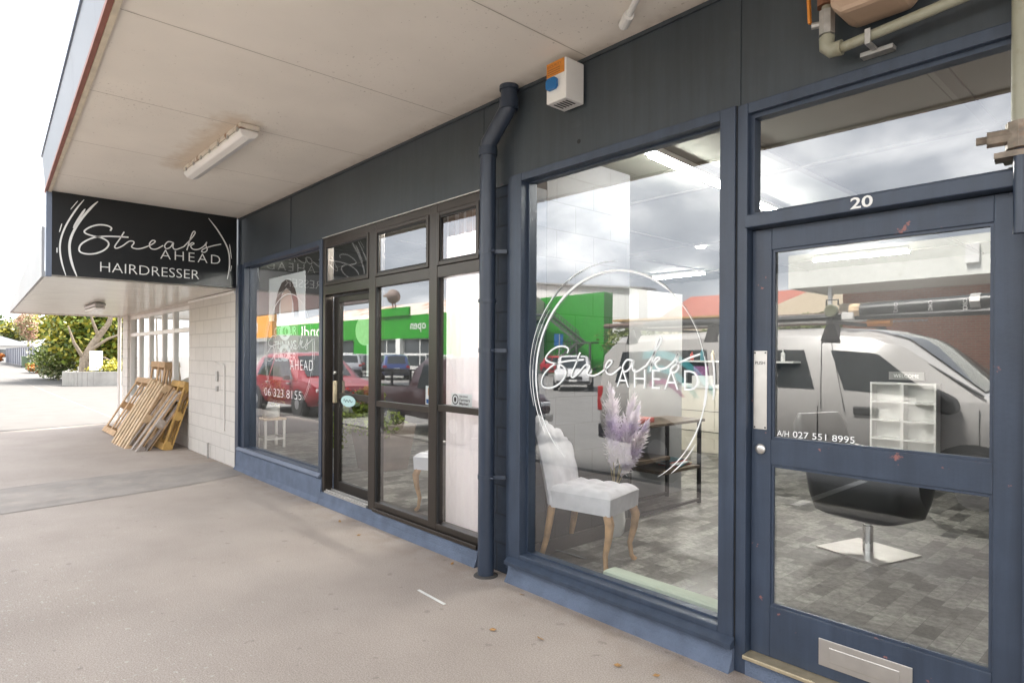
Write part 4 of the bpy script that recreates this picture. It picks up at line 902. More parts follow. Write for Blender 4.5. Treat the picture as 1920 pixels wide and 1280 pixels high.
# styling chair
t = thing('styling_chair', 'black tub styling chair on a chrome post and square steel base', 'styling chair', (-1.63, 2.10, .10))
a = R(-16); ca, sa = math.cos(a), math.sin(a)
def rotp(x, y): return (-1.63 + ca * x - sa * y, 2.10 + sa * x + ca * y)
m = MB(); m.prism([rotp(*q) for q in ((-.24, -.24), (.24, -.24), (.24, .24), (-.24, .24))], .10, .112, 'Z'); m.build('base_plate', K['steel'], t, bevel=.003)
m = MB(); m.lathe((-1.63, 2.10, .112), [(.034, 0), (.034, .18), (.026, .181), (.026, .25)], 18); m.build('post', K['chrome'], t, smooth=True)
m = MB(); m.prism([rotp(*q) for q in ((-.06, -.10), (.10, -.10), (.10, .10), (-.06, .10))], .345, .362, 'Z'); m.build('bracket', K['chrome'], t)
m = MB()
def ring(z, hx, hy, ox=0, oy=0, n=28, pw=.45):
    out = []
    for i in range(n):
        th = 2 * math.pi * i / n; c, s = math.cos(th), math.sin(th)
        x = hx * abs(c) ** pw * (1 if c >= 0 else -1); y = hy * abs(s) ** pw * (1 if s >= 0 else -1); out.append((*rotp(x + ox, y + oy), z))
    return out
rings = [ring(.362, .26, .22), ring(.385, .31, .26), ring(.50, .345, .285), ring(.66, .375, .30), ring(.72, .37, .295), ring(.73, .30, .23), ring(.56, .29, .22)]
n = 28; vs = sum(rings, []); fs_ = [(i * n + k, i * n + (k + 1) % n, (i + 1) * n + (k + 1) % n, (i + 1) * n + k) for i in range(len(rings) - 1) for k in range(n)] + [tuple(range(n - 1, -1, -1)), tuple((len(rings) - 1) * n + k for k in range(n))]
m.add(vs, fs_); m.build('tub_seat', K['black_vinyl'], t, smooth=50)
m = MB()
for sgn in (-1, 1):
    pa = [rotp(-.34, sgn * .27), rotp(.22, sgn * .27)]; m.beam((*pa[0], .80), (*pa[1], .755), .08, .06)
m.build('armrest', K['black_vinyl'], t, bevel=.02)
m = MB(); rr = [ring(.68, .05, .27, -.33), ring(.85, .055, .28, -.37), ring(1.0, .05, .26, -.40), ring(1.07, .03, .22, -.41)]
vs = sum(rr, []); m.add(vs, [(i * n + k, i * n + (k + 1) % n, (i + 1) * n + (k + 1) % n, (i + 1) * n + k) for i in range(3) for k in range(n)] + [tuple(3 * n + k for k in range(n))]); m.build('backrest', K['black_vinyl'], t, smooth=50)
# pigeonhole unit
t = thing('pigeonhole_unit', 'white eight cell pigeonhole shelf on the dividing wall', 'shelf', (-2.28, 5.15, .54))
x0, x1, z0, z1 = -2.60, -1.95, .36, 1.22
m = MB(); m.box(x0, x0 + .02, 5.08, 5.25, z0, z1); m.box(x1 - .02, x1, 5.08, 5.25, z0, z1); m.box((x0 + x1) / 2 - .015, (x0 + x1) / 2 + .015, 5.082, 5.25, z0, z1)
for k in range(5):
    zz = z0 + (z1 - z0 - .02) * k / 4
    m.box(x0 + .02, (x0 + x1) / 2 - .015, 5.081, 5.25, zz, zz + .02); m.box((x0 + x1) / 2 + .015, x1 - .02, 5.081, 5.25, zz, zz + .02)
m.build('carcass', K['white_ceramic'], t)
m = MB(); m.box(x0 + .02, x1 - .02, 5.235, 5.249, z0, z1); m.build('back_panel', K['wall_white'], t)
t = thing('plaque', 'small grey framed plaque above the pigeonhole shelf', 'sign', (-2.27, 5.2, 1.25))
m = MB(); m.box(-2.45, -2.10, 5.22, 5.249, 1.25, 1.34); m.build('board', pm('plaque_grey', (.25, .25, .24), rough=.5), t)
m = MB(); text_mb(m, 'WELCOME', (-2.40, 5.219, 1.275), (1, 0, 0), (0, 0, 1), height=.04, width=.25); m.build('lettering', K['sign_white'], t, fix=False)
# sage roller blind on the inner sill
m = MB(); m.box(-2.50, -1.60, .165, .30, .103, .185); tag(m.build('rolled_blind', K['sage'], bevel=.03), 'pale sage rolled blind lying along the inside of the right window', 'cushion')

# curtain
m = MB(); n = 90
for zi in range(2): pass
def cur(u, z):
    x = -4.32 + .87 * u; return (x, .16 + .013 * math.sin(u * 46 + .6 * math.sin(u * 9)) + .010 * math.sin(u * 101 + z), z)
zs = [.13, .6, 1.1, 1.7, 2.3, 2.72]
vs = [cur(i / n, z) for z in zs for i in range(n + 1)]
m.add(vs, [(k * (n + 1) + i, k * (n + 1) + i + 1, (k + 1) * (n + 1) + i + 1, (k + 1) * (n + 1) + i) for k in range(len(zs) - 1) for i in range(n)])
t = thing('curtain', 'pale pink sheer curtain filling the narrow bronze window beside the downpipe', 'curtain', (-3.7, .17, .12))
m.build('cloth', K['curtain'], t, smooth=80, fix=False)
m = MB(); m.tube([(-4.35, .16, 2.74), (-3.44, .16, 2.74)], .012, 8); m.build('rail', K['black_metal'], t)
m = MB(); n = 40
vs = [(-4.3 + .85 * i / n, .15 + .012 * math.sin(i * .9), z) for z in (2.45, 2.73) for i in range(n + 1)]; m.add(vs, [(i, i + 1, n + 2 + i, n + 1 + i) for i in range(n)])
m.build('pelmet', pm('dusty_pink_cloth', (.42, .27, .22), rough=.9, var=.2, vscale=20), t, smooth=80, fix=False)

# foliage helper
def leaves(mb, c, rad, n, l, w_, rng, lumps=None, upbias=.0, hollow=.35):
    c = Vector(c); L = lumps or [(Vector((0, 0, 0)), 1.0)]
    for _ in range(n):
        lc, ls = rng.choice(L)
        d = Vector((rng.gauss(0, 1), rng.gauss(0, 1), rng.gauss(0, 1))).normalized() * (hollow + (1 - hollow) * rng.random() ** .6) * ls
        d += lc; p_ = c + Vector((d.x * rad[0], d.y * rad[1], d.z * rad[2]))
        a = Vector((rng.gauss(0, 1), rng.gauss(0, 1), rng.gauss(0, .7) + upbias)).normalized(); b = a.cross(Vector((rng.gauss(0, 1), rng.gauss(0, 1), rng.gauss(0, 1)))).normalized()
        ll = l * rng.uniform(.6, 1.3); ww = w_ * rng.uniform(.7, 1.2)
        mb.add([p_ - a * ll * .5, p_ + b * ww * .5, p_ + a * ll * .5, p_ - b * ww * .5], [(0, 1, 2, 3)])
rg = random.Random(11)
def lumps(k, s=.45, sp=.62, rng=rg): return [(Vector((rng.gauss(0, 1), rng.gauss(0, 1), rng.gauss(0, 1))).normalized() * sp * rng.uniform(.5, 1), s * rng.uniform(.7, 1.25)) for _ in range(k)]

# stool with pot
t = thing('stool', 'white legged stool with pale wooden top inside the left window', 'stool', (-9.5, .80, .10))
m = MB(); m.box(-9.68, -9.32, .63, .97, .515, .54); m.build('seat', K['pallet'][1], t, bevel=.004)
for x in (-9.65, -9.35):
    for y in (.66, .94):
        m = MB(); m.box(x - .018, x + .018, y - .018, y + .018, .10, .514); m.build('leg', K['white_trim'], t)
m = MB(); m.box(-9.632, -9.368, .65, .67, .24, .27); m.box(-9.632, -9.368, .93, .95, .24, .27); m.box(-9.66, -9.64, .678, .922, .22, .25); m.box(-9.36, -9.34, .678, .922, .22, .25); m.build('stretcher', K['white_trim'], t)
t = thing('potted_plant', 'trailing houseplant in a white pot on the white stool', 'houseplant', (-9.5, .8, .54))
m = MB(); m.lathe((-9.5, .8, .541), [(.10, 0), (.125, .02), (.13, .20), (.115, .20), (.11, .17)], 20); m.build('pot', K['white_ceramic'], t, smooth=True)
m = MB(); leaves(m, (-9.5, .8, .90), (.26, .24, .30), 420, .07, .035, rg, lumps(6)); m.build('foliage', K['leaf'][3], t, fix=False)
t = thing('planter', 'brown square planter of bushy green leaves and red flowers behind the sliding door', 'planter', (-6.8, 1.15, .10))
m = MB(); q = lambda h_, z: [(-6.80 - h_, 1.15 - h_, z), (-6.80 + h_, 1.15 - h_, z), (-6.80 + h_, 1.15 + h_, z), (-6.80 - h_, 1.15 + h_, z)]
m.hexa(q(.22, .10), q(.30, .66)); m.build('pot', pm('planter_brown', (.16, .13, .11), rough=.7, var=.15), t, bevel=.01)
m = MB(); leaves(m, (-6.85, 1.0, .80), (.62, .45, .36), 1500, .085, .04, rg, lumps(10)); leaves(m, (-7.35, .75, .60), (.25, .2, .35), 350, .06, .03, rg, lumps(4)); m.build('foliage', [K['leaf'][1]], t, fix=False)
m = MB(); leaves(m, (-7.1, .8, .98), (.35, .25, .12), 60, .06, .05, rg); m.build('flowers', pm('red_petal', (.5, .06, .03), rough=.6), t, fix=False)

# ================================================================== NEIGHBOURING WHITE SHOP
W = thing('white_shop_building', 'white painted block shop next door with timber windows and low canopy', 'shop', (-12.2, 0, 0))
def wp(name, mb, mat, **k): return mb.build(name, mat, W, **k)
XW = -15.85
m = MB(); m.box(-10.75, -8.605, -.02, .18, 0, 2.34); m.box(XW, -15.35, -.02, .18, 0, 2.34); m.box(-15.35, -10.75, .02, .18, 0, .55); m.box(-15.35, -10.75, .02, .18, 2.28, 2.34)
wp('wall', m, K['white_block'])
m = MB(); m.box(XW + .3, -11.25, .3, .4, 0, 3.2); m.box(XW, XW + .2, .18, 9, 0, 3.2); m.box(XW, -11.2, 8.9, 9, 0, 3.2); m.box(-11.24, -11.2, .4, 8.9, 0, 3.2)
wp('rear_wall', m, K['white_paint'])
m = MB(); m.box(XW - .1, -8.61, .18, 9, 3.2, 3.28); wp('roof', m, K['roof_pale'])
zt = 1.86
for a, b in ((-15.35, -14.5), (-14.5, -13.65), (-13.65, -12.65), (-12.65, -11.9), (-11.9, -10.75)):
    m = MB(); fw_ = .055
    m.box(a, a + fw_, .03, .10, .55, 2.28); m.box(b - fw_, b, .03, .10, .55, 2.28)
    m.box(a + fw_, b - fw_, .032, .10, .55, .62); m.box(a + fw_, b - fw_, .032, .10, 2.22, 2.28); m.box(a + fw_, b - fw_, .034, .10, zt, zt + .07)
    fr_ = wp('window', m, K['white_trim'], bevel=.004)
    gq = MB(); gq.quad((a + fw_, .07, .62), (b - fw_, .07, .62), (b - fw_, .07, zt), (a + fw_, .07, zt)); gq.quad((a + fw_, .07, zt + .07), (b - fw_, .07, zt + .07), (b - fw_, .07, 2.22), (a + fw_, .07, 2.22))
    gq.build('pane', K['glass'], fr_)
m = MB(); m.box(-15.3, -10.8, .16, .17, .62, 1.75); wp('net_curtain', m, K['white_trim'])
m = MB(); m.tube([(XW - .05, -.07, 0), (XW - .05, -.07, 2.34)], .035, 10); wp('downpipe', m, K['white_trim'])
def e2(x): return -2.05 + (-8.6 - x) * .018
m = MB(); a, b = XW - .02, -8.605
m.hexa([(a, e2(a), 2.31), (b, e2(b), 2.352), (b, .1, 2.352), (a, .1, 2.31)], [(a, e2(a), 2.37), (b, e2(b), 2.41), (b, .1, 2.41), (a, .1, 2.37)]); cn2 = wp('canopy', m, K['plank_soffit'])
m = MB(); m.hexa([(a, e2(a) - .03, 2.30), (b, e2(b) - .03, 2.345), (b, e2(b) - .001, 2.345), (a, e2(a) - .001, 2.30)], [(a, e2(a) - .03, 2.42), (b, e2(b) - .03, 2.90), (b, e2(b) - .001, 2.90), (a, e2(a) - .001, 2.42)]); m.build('canopy_fascia', K['fascia_pale'], cn2)
m = MB(); m.box(a - .03, a - .001, e2(a) - .03, .1, 2.285, 2.44); m.build('canopy_end', K['white_trim'], cn2)
m = MB(); m.hexa([(b - 2.15, -.04, 2.30), (b, -.04, 2.312), (b, -.021, 2.312), (b - 2.15, -.021, 2.30)], [(b - 2.15, -.04, 2.33), (b, -.04, 2.342), (b, -.021, 2.342), (b - 2.15, -.021, 2.33)]); m.build('cornice', K['white_trim'], cn2)
t = thing('bulkhead_light', 'dull oval metal light under the white shop canopy', 'light fitting', (-12.5, -1.02, 2.33))
m = MB(); m.box(-13.1, -11.95, -1.10, -.94, 2.26, 2.325); m.build('body', K['galv'], t, bevel=.03)
m = MB(); m.box(-13.05, -12.0, -1.09, -.95, 2.225, 2.258); m.build('lens', K['diffuser'], t, bevel=.015)
t = thing('wall_pipe', 'grey conduit and switch on the white block wall beside the navy corner', 'conduit', (-9.1, -.03, .2))
m = MB(); m.tube([(-9.0, -.03, .45), (-9.0, -.03, 1.32), (-9.03, -.03, 1.36), (-9.4, -.03, 1.38)], .012, 6); m.build('pipe', K['white_paint'], t)
for a_, b_ in ((1.12, 1.26), (.98, 1.05)):
    m = MB(); m.box(-9.36, -9.28, -.045, -.021, a_, b_); m.build('switch', K['galv'], t, bevel=.004)
m = MB(); m.tube([(-9.65, -.05, 0), (-9.65, -.05, .22)], .012, 6); tag(m.build('pipe_stub', K['galv']), 'short grey pipe stub rising from the footpath at the white block wall', 'pipe')

# pallets
def pallet(label, x, foot, wd, hgt, mat, top=.02, boards=5, under=True, roll_=0.0, thick=.12):
    t = thing('pallet', label, 'pallet', (x, -foot, 0), 'wooden pallets leaning by the white shop')
    ang = math.asin(min(.95, (foot - top) / hgt))
    Mx = Matrix.Translation((x, -foot, .01)) @ Matrix.Rotation(R(roll_), 4, 'Y') @ Matrix.Rotation(-ang, 4, 'X')
    def bx(mb, x0, x1, y0, y1, z0, z1):
        vs = [Mx @ Vector((a_, b_, c_)) for a_ in (x0, x1) for b_ in (y0, y1) for c_ in (z0, z1)]
        mb.add(vs, [(0, 1, 3, 2), (4, 6, 7, 5), (0, 4, 5, 1), (2, 3, 7, 6), (0, 2, 6, 4), (1, 5, 7, 3)])
    bw = .095; back = MB(); front = MB(); stri = MB()
    # y local: 0 front (street side) .. thick (wall side); z local up the slope
    for i in range(3):
        xx = (wd - bw) * i / 2
        for k in range(3):
            zz = (hgt - .14) * k / 2; stri = MB(); bx(stri, xx, xx + bw, .018, thick - .036, zz, zz + .14); stri.build('block', mat, t)
    if under:
        for i in range(3): xx = (wd - bw) * i / 2; bx(front, xx, xx + bw, 0, .018, .0, hgt)
        for k in range(2): bx(front, 0, wd, -.018, -.0005, (hgt - .1) * k, (hgt - .1) * k + .1)
        for k in range(3): bx(back, 0, wd, thick - .036, thick - .018, (hgt - .1) * k / 2, (hgt - .1) * k / 2 + .1)
        for i in range(boards): xx = (wd - bw) * i / (boards - 1); bx(back, xx, xx + bw, thick - .0175, thick, 0, hgt)
    else:
        for i in range(boards): xx = (wd - bw) * i / (boards - 1); bx(front, xx, xx + bw * .9, 0, .018, .0, hgt * (1 - .02 * (i % 3)))
        for k in range(3): bx(back, 0, wd, thick - .036, thick - .018, (hgt - .1) * k / 2, (hgt - .1) * k / 2 + .1)
        for i in range(3): xx = (wd - bw) * i / 2; bx(back, xx, xx + bw, thick - .0175, thick, 0, hgt)
    front.build('front_boards', mat, t); back.build('rear_boards', mat, t)
    return t
P4 = K['pallet']
pallet('new pallet showing its open underside, farthest from the navy corner', -14.3, .62, 1.15, 1.18, P4[0])
pallet('tallest pallet standing behind the others at the white window', -13.1, .20, 1.0, 1.36, P4[0], top=.03)
pallet('pale long board pallet, outermost of the leaning pile', -12.35, .80, .95, 1.22, P4[1], top=.22, boards=6, under=False, roll_=4)
pallet('pale board pallet lying inside the outermost pallet of the pile', -11.95, .70, 1.0, 1.16, P4[0], top=.10, boards=6, under=False, roll_=5)
pallet('narrow weathered grey and white pallet near the right of the pile', -11.55, .72, .62, 1.10, P4[3], top=.12, boards=3, under=False, roll_=3)
pallet('yellow brown pallet closest to the block wall, open underside outwards', -11.62, .36, .80, 1.10, P4[2], top=.03)

# ================================================================== TREES AND STREET BEYOND
def tree(name, label, c, rad, mats, n, l, w_, trunk, k=14, hollow=.3, group=None, bark='bark', s=.45):
    t = thing(name, label, 'tree' if 'tree' in name else 'shrub', trunk[0][0], group)
    for i, mm in enumerate(mats):
        m = MB(); leaves(m, c, rad, n // len(mats), l, w_, rg, lumps(k, s=s), hollow=hollow); m.build('crown', mm, t, fix=False)
    m = MB()
    for path, r0, r1 in ((p_[0:-2], p_[-2], p_[-1]) for p_ in trunk): m.tube(path, [r0 + (r1 - r0) * i / (len(path) - 1) for i in range(len(path))], 8)
    m.build('trunk', K[bark], t, smooth=True)
    return t
L_ = K['leaf']
tree('garden_tree', 'large yellow green tree with pale bare limbs beyond the white shop', (-40.5, 3.7, 3.1), (4.6, 3.6, 3.0), [L_[0], L_[1], L_[2], L_[2], L_[1]], 26000, .30, .18,
     [[(-36.5, 2.05, 0), (-36.5, 2.05, 1.2), (-36.4, 2.4, 2.0), (-36.2, 3.0, 3.0), (-36.0, 3.2, 3.8), .26, .07], [(-36.4, 2.2, 1.6), (-36.0, 2.9, 2.2), (-35.6, 3.5, 2.5), .10, .03], [(-36.5, 2.05, 1.2), (-36.3, 1.6, 2.0), (-36.2, 1.35, 2.8), .11, .03], [(-36.3, 2.6, 2.3), (-35.9, 2.3, 3.0), (-35.8, 2.1, 3.7), .09, .03], [(-36.4, 2.1, 1.2), (-36.0, 2.8, 1.3), (-35.8, 3.1, 1.1), .07, .02]], k=30, bark='pale_bark')
tree('shrub', 'grey green shrub spilling over the footpath edge', (-44.5, 1.8, 1.35), (3.6, 1.4, 1.5), [L_[3], L_[3], L_[1], L_[0]], 10000, .17, .10, [[(-44, 1.8, 0), (-44, 1.8, .8), .08, .03]], k=16)
tree('shrub', 'low bright green flowering shrub at the path edge, farthest of the shrubs', (-59, 2.1, .45), (2.6, .9, .55), [L_[1], L_[4], L_[0]], 2200, .17, .11, [[(-59, 2.1, 0), (-59, 2.1, .3), .04, .02]], k=8)
tree('shrub', 'yellow green hedge plants behind the white planter wall', (-35.2, 3.2, .85), (1.0, 1.5, .42), [L_[2], L_[1]], 3000, .14, .09, [[(-35.2, 3.2, 0), (-35.2, 3.2, .6), .05, .02]], k=10)
tree('background_tree', 'dull olive tree row on the skyline at the far left', (-170, 4, 6.0), (7, 14, 3.2), [L_[0], L_[2], L_[3]], 6000, .9, .55, [[(-170, 4, 0), (-170, 4, 4), .4, .2]], k=16)
tree('background_tree', 'pinkish bare autumn tree behind the grey fence', (-100, 4.6, 5.0), (3.5, 1.6, 2.6), [L_[5], L_[5], L_[3]], 3000, .36, .14, [[(-100, 4.6, 0), (-100, 4.6, 3), (-100, 4.8, 5), .2, .05]], k=12)
t = thing('norfolk_pine', 'two tiered dark conifer on the far skyline', 'tree', (-170, -1, 0))
m = MB()
for i in range(9):
    z = 4.5 + i * .7; rr = 2.6 * (1 - i / 10)
    for k in range(10):
        a_ = k * .628 + i; m.add([(-170, -1, z), (-170 + rr * math.cos(a_), -1 + rr * math.sin(a_), z - .2), (-170 + rr * .7 * math.cos(a_ + .25), -1 + rr * .7 * math.sin(a_ + .25), z + .3)], [(0, 1, 2)])
m.build('crown', L_[3], t, fix=False); m = MB(); m.tube([(-170, -1, 0), (-170, -1, 11)], [.3, .05], 6); m.build('trunk', K['bark'], t)
# street tree with orange leaves, seen over the white canopy
tree('street_tree', 'slim autumn street tree with orange leaves above the white canopy edge', (-27.6, -3.05, 4.35), (.75, .5, .32), [L_[4]], 260, .15, .09, [[(-27.6, -3.1, 0), (-27.6, -3.08, 2.5), (-27.6, -3.05, 4.4), .05, .015]], k=5)
t = thing('low_wall', 'white curved low planter wall beyond the white shop', 'wall', (-34, 2, 0))
m = MB(); pts_ = [(-35.6, 1.15), (-34.8, 1.3), (-34.3, 1.7), (-34.0, 2.6), (-33.8, 4.0), (-33.5, 7.0)]; pts_ = smooth_path(pts_, 4)
for (a_, b_) in zip(pts_[:-1], pts_[1:]): m.beam((*a_, .33), (*b_, .33), .18, .66)
m.build('face', K['wall_render'], t)
t = thing('meter_board', 'pale green white meter cabinet among the hedge plants', 'cabinet', (-34.6, 2.2, 0))
m = MB(); m.box(-34.9, -34.55, 2.02, 2.50, .70, 1.62); m.build('case', pm('cabinet_white', (.70, .74, .70), rough=.5), t, bevel=.01)
m = MB(); m.box(-34.548, -34.54, 2.08, 2.44, .82, 1.52); m.build('door', K['white_trim'], t)
t = thing('metal_fence', 'grey corrugated sheet fence along the footpath', 'fence', (-80, 3.6, 0))
m = MB(); m.box(-122, -80, 3.60, 3.64, .05, 2.15); m.build('sheets', K['colorbond'], t)
m = MB()
for x in range(-122, -79, 3): m.box(x - .05, x + .05, 3.52, 3.599, 0, 2.2)
m.box(-122, -80, 3.54, 3.598, 2.151, 2.2); m.build('posts', K['fence_post'], t)
t = thing('wheelie_bin', 'green wheelie bin at the near end of the grey fence', 'bin', (-82, 3.1, 0))
m = MB(); m.hexa([(-82.3, 2.75, .1), (-81.7, 2.75, .1), (-81.7, 3.3, .1), (-82.3, 3.3, .1)], [(-82.4, 2.68, 1.1), (-81.6, 2.68, 1.1), (-81.6, 3.4, 1.1), (-82.4, 3.4, 1.1)]); m.build('body', K['bin_green'], t)
m = MB(); m.box(-82.45, -81.55, 2.64, 3.44, 1.102, 1.17); m.build('lid', K['bin_green'], t, bevel=.02)
for y in (2.74, 3.3):
    m = MB(); m.lathe((-82.2, y, .12), [(.12, -.03), (.12, .03)], 12, 'Y'); m.build('wheel', K['tyre'], t)
def house(name, label, x0, x1, y0, y1, h, ridge, wall, roof, axis='X', wins=()):
    t = thing(name, label, 'house', ((x0 + x1) / 2, (y0 + y1) / 2, -.12))
    m = MB(); m.box(x0, x1, y0, y1, -.12, h); m.build('wall', wall, t)
    m = MB(); o_ = .4
    if axis == 'X': ym = (y0 + y1) / 2; m.prism([(y0 - o_, h), (ym, ridge), (y1 + o_, h)], x0 - o_, x1 + o_, 'X')
    else: xm = (x0 + x1) / 2; m.prism([(x0 - o_, h), (xm, ridge), (x1 + o_, h)], y0 - o_, y1 + o_, 'Y')
    m.build('roof', roof, t)
    for (a_, b_, c_, d_, side) in wins:
        m = MB()
        if side == 'E': m.box(x1, x1 + .05, a_, b_, c_, d_)
        else: m.box(a_, b_, y1, y1 + .05, c_, d_)
        m.build('window', K['glass_far'], t)
    return t
house('far_house', 'pale roofed low house at the end of the street', -150, -132, -6, 7.4, 2.7, 5.2, K['white_paint'], K['roof_pale'], 'X', wins=((-3, 1, .4, 2.2, 'E'), (3.0, 5.5, .8, 2.1, 'E')))
tree('background_tree', 'small orange bush in front of the pale far house', (-118, 2.6, .8), (1.4, 1.0, .8), [L_[4], L_[0]], 700, .28, .18, [[(-118, 2.6, 0), (-118, 2.6, .5), .06, .03]], k=6)
# tall slim lamp post far along the street
t = thing('lamp_post', 'slim pale lamp post beyond the orange street tree', 'lamp post', (-60, -4.3, 0))
m = MB(); m.tube([(-60, -4.3, -.12), (-60, -4.3, 7.4)], [.09, .05], 8); m.build('pole', K['galv'], t); m = MB(); m.beam((-60, -4.3, 7.4), (-60, -5.6, 7.6), .08, .06); m.build('arm', K['galv'], t); m = MB(); m.box(-60.12, -59.88, -6.1, -5.55, 7.55, 7.65); m.build('lamp_head', K['galv'], t)

# ================================================================== ACROSS THE STREET (seen in the glass)
# green single-storey shop row
t = thing('green_shop_building', 'bright green single storey shop with rusted iron roof across the car park', 'shop', (-64, -31, -.12))
m = MB(); m.box(-86, -43, -42, -30, -.12, 4.6); m.build('wall', K['shed_white'], t)
m = MB(); m.box(-86, -43, -29.98, -29.7, 3.1, 5.3); m.box(-57.0, -50.6, -29.69, -29.5, 5.301, 6.1); m.box(-86, -69, -29.98, -29.72, .4, 3.099); m.box(-62, -58, -29.98, -29.72, .0, 3.099); m.box(-46, -43, -29.98, -29.72, .0, 3.099); m.build('parapet', K['green_paint'], t)
m = MB(); m.prism([(-30, 5.0), (-38, 7.6), (-44, 5.0)], -86, -43, 'X'); m.build('roof', K['rust_streak'], t)
for a_, b_ in ((-68.5, -62.5), (-57.5, -53), (-52, -46.5)):
    m = MB(); m.box(a_, b_, -29.99, -29.9, .5, 3.0); wi = m.build('window', K['glass_far'], t)
    m = MB(); m.box(a_, b_, -29.89, -29.85, 1.6, 1.7); m.box((a_ + b_) / 2 - .06, (a_ + b_) / 2 + .06, -29.888, -29.84, .5, 3.0); m.build('mullion', K['sign_white'], wi)
m = MB(); m.box(-53, -52.2, -29.9, -29.5, -.1, 3.1); m.build('post', K['sign_white'], t)
m = MB(); text_mb(m, 'bndl', (-70, -29.69, 3.55), (-1, 0, 0), (0, 0, 1), height=1.5, width=5.6, th=.02); m.build('lettering', K['sign_white'], t, fix=False)
m = MB(); text_mb(m, 'open', (-48, -29.69, 3.7), (-1, 0, 0), (0, 0, 1), height=.8, width=2.6, th=.02); m.build('lettering', K['sign_white'], t, fix=False)
t = thing('roof_ornament', 'brown bird shaped figure standing on the green parapet', 'roof ornament', (-53.7, -29.6, 6.1))
m = MB(); m.lathe((-53.6, -29.6, 7.25), [(.05, -.95), (.42, -.6), (.72, -.1), (.62, .35), (.30, .65), (.04, .75)], 16, 'X'); m.tube([(-54.3, -29.6, 7.35), (-54.8, -29.6, 7.45), (-55.6, -29.6, 7.4)], [.34, .22, .05], 8)
m.build('body', pm('weathered_brown', (.22, .17, .15), rough=.7), t, smooth=True)
for y in (-29.75, -29.45):
    m = MB(); m.tube([(-53.4, y, 6.1), (-53.55, y, 6.75)], .06, 6); m.build('leg', K['rusty'], t)
# steel rail fence in front
t = thing('rail_fence', 'white rail fence along the front of the green shop', 'fence', (-60, -27, -.12))
m = MB(); m.box(-80, -44, -27.03, -26.97, 1.5, 1.58); m.box(-80, -44, -27.03, -26.97, .5, .56); m.build('rail', K['sign_white'], t)
m = MB()
for x in range(-80, -43, 3): m.box(x - .03, x + .03, -27.04, -26.96, -.12, 1.5)
m.build('post', K['sign_white'], t)
# orange shop
t = thing('orange_shop_building', 'white corner shop with orange parapet sign left of the green shop', 'shop', (-72, -24, -.12))
m = MB(); m.box(-92, -66.5, -30, -23, -.12, 3.6); m.build('wall', K['white_paint'], t)
m = MB(); m.box(-92, -66.3, -22.98, -22.5, 3.3, 5.9); pr_ = m.build('parapet', K['orange_paint'], t)
m = MB(); text_mb(m, 'NITX', (-70.5, -22.49, 3.9), (-1, 0, 0), (0, 0, 1), height=1.1, width=4.2, th=.02); text_mb(m, 'TT', (-73.4, -22.49, 5.15), (-1, 0, 0), (0, 0, 1), height=.6, width=1.1, th=.02); m.build('lettering', K['sign_white'], pr_, fix=False)
m = MB(); m.box(-92, -66.3, -22.97, -22.0, 2.9, 3.29); m.build('awning', K['galv'], t)
m = MB(); m.box(-80, -74, -22.99, -22.95, .2, 2.4); m.build('window', K['glass_far'], t)
# green two-storey block with stairs
t = thing('green_block_building', 'bright green two storey block with outside stair in front of the white shed', 'building', (-46, -43, -.12))
m = MB(); m.box(-56, -35.6, -41.2, -40, -.12, 5.6); m.box(-43.5, -35.6, -41.2, -40.01, 5.6, 7.15); m.build('wall', K['green_paint'], t)
m = MB(); m.box(-56, -43, -39.98, -38.6, 3.0, 3.25); m.build('landing', K['stair'], t)
m = MB(); 
def flight(x0, z0, x1, z1):
    m.beam((x0, -39.1, z0), (x1, -39.1, z1), .08, .22); m.beam((x0, -38.2, z0), (x1, -38.2, z1), .08, .22)
    m.beam((x0, -38.2, z0 + 1.0), (x1, -38.2, z1 + 1.0), .06, .06); m.beam((x0, -38.2, z0 + .55), (x1, -38.2, z1 + .55), .05, .05)
    for i in range(13):
        u = i / 12; xx, zz = x0 + (x1 - x0) * u, z0 + (z1 - z0) * u
        m.box(xx - .14, xx + .14, -39.06, -38.24, zz - .02, zz + .02); m.box(xx - .025, xx + .025, -38.22, -38.18, zz, zz + 1.0)
flight(-41.2, 5.4, -36.9, 2.7); flight(-41.5, -.1, -37.1, 2.7); m.box(-37.2, -35.4, -39.1, -38.1, 2.6, 2.75); m.box(-43, -41.2, -39.1, -38.1, 5.3, 5.46)
for x in (-42.8, -35.6, -37.1): m.box(x - .08, x + .08, -38.3, -38.14, -.12, 5.4 if x < -42 else 2.7)
m.build('stair', K['stair'], t)
m = MB(); text_mb(m, 'INSZ', (-49.5, -39.97, 4.2), (-1, 0, 0), (0, 0, 1), height=.9, width=2.6, th=.02); m.build('lettering', K['sign_white'], t, fix=False)
t = thing('white_shed_building', 'large white sheet metal shed behind the green block', 'shed', (-45, -56, -.12))
m = MB(); m.prism([(-70, -.12), (-38.2, -.12), (-38.2, 8.2), (-70, 11.9)], -50, -48.5); m.build('wall', K['shed_white'], t)
m = MB(); m.prism([(-71, 12.05), (-37.4, 8.14), (-37.4, 8.34), (-71, 12.25)], -50.4, -48.1); m.build('roof', K['galv'], t)
m = MB(); m.box(-43.0, -41.6, -48.49, -48.4, 5.6, 7.2); m.box(-57, -53, -48.49, -48.4, 6.9, 8.6); m.build('window', K['glass_far'], t)
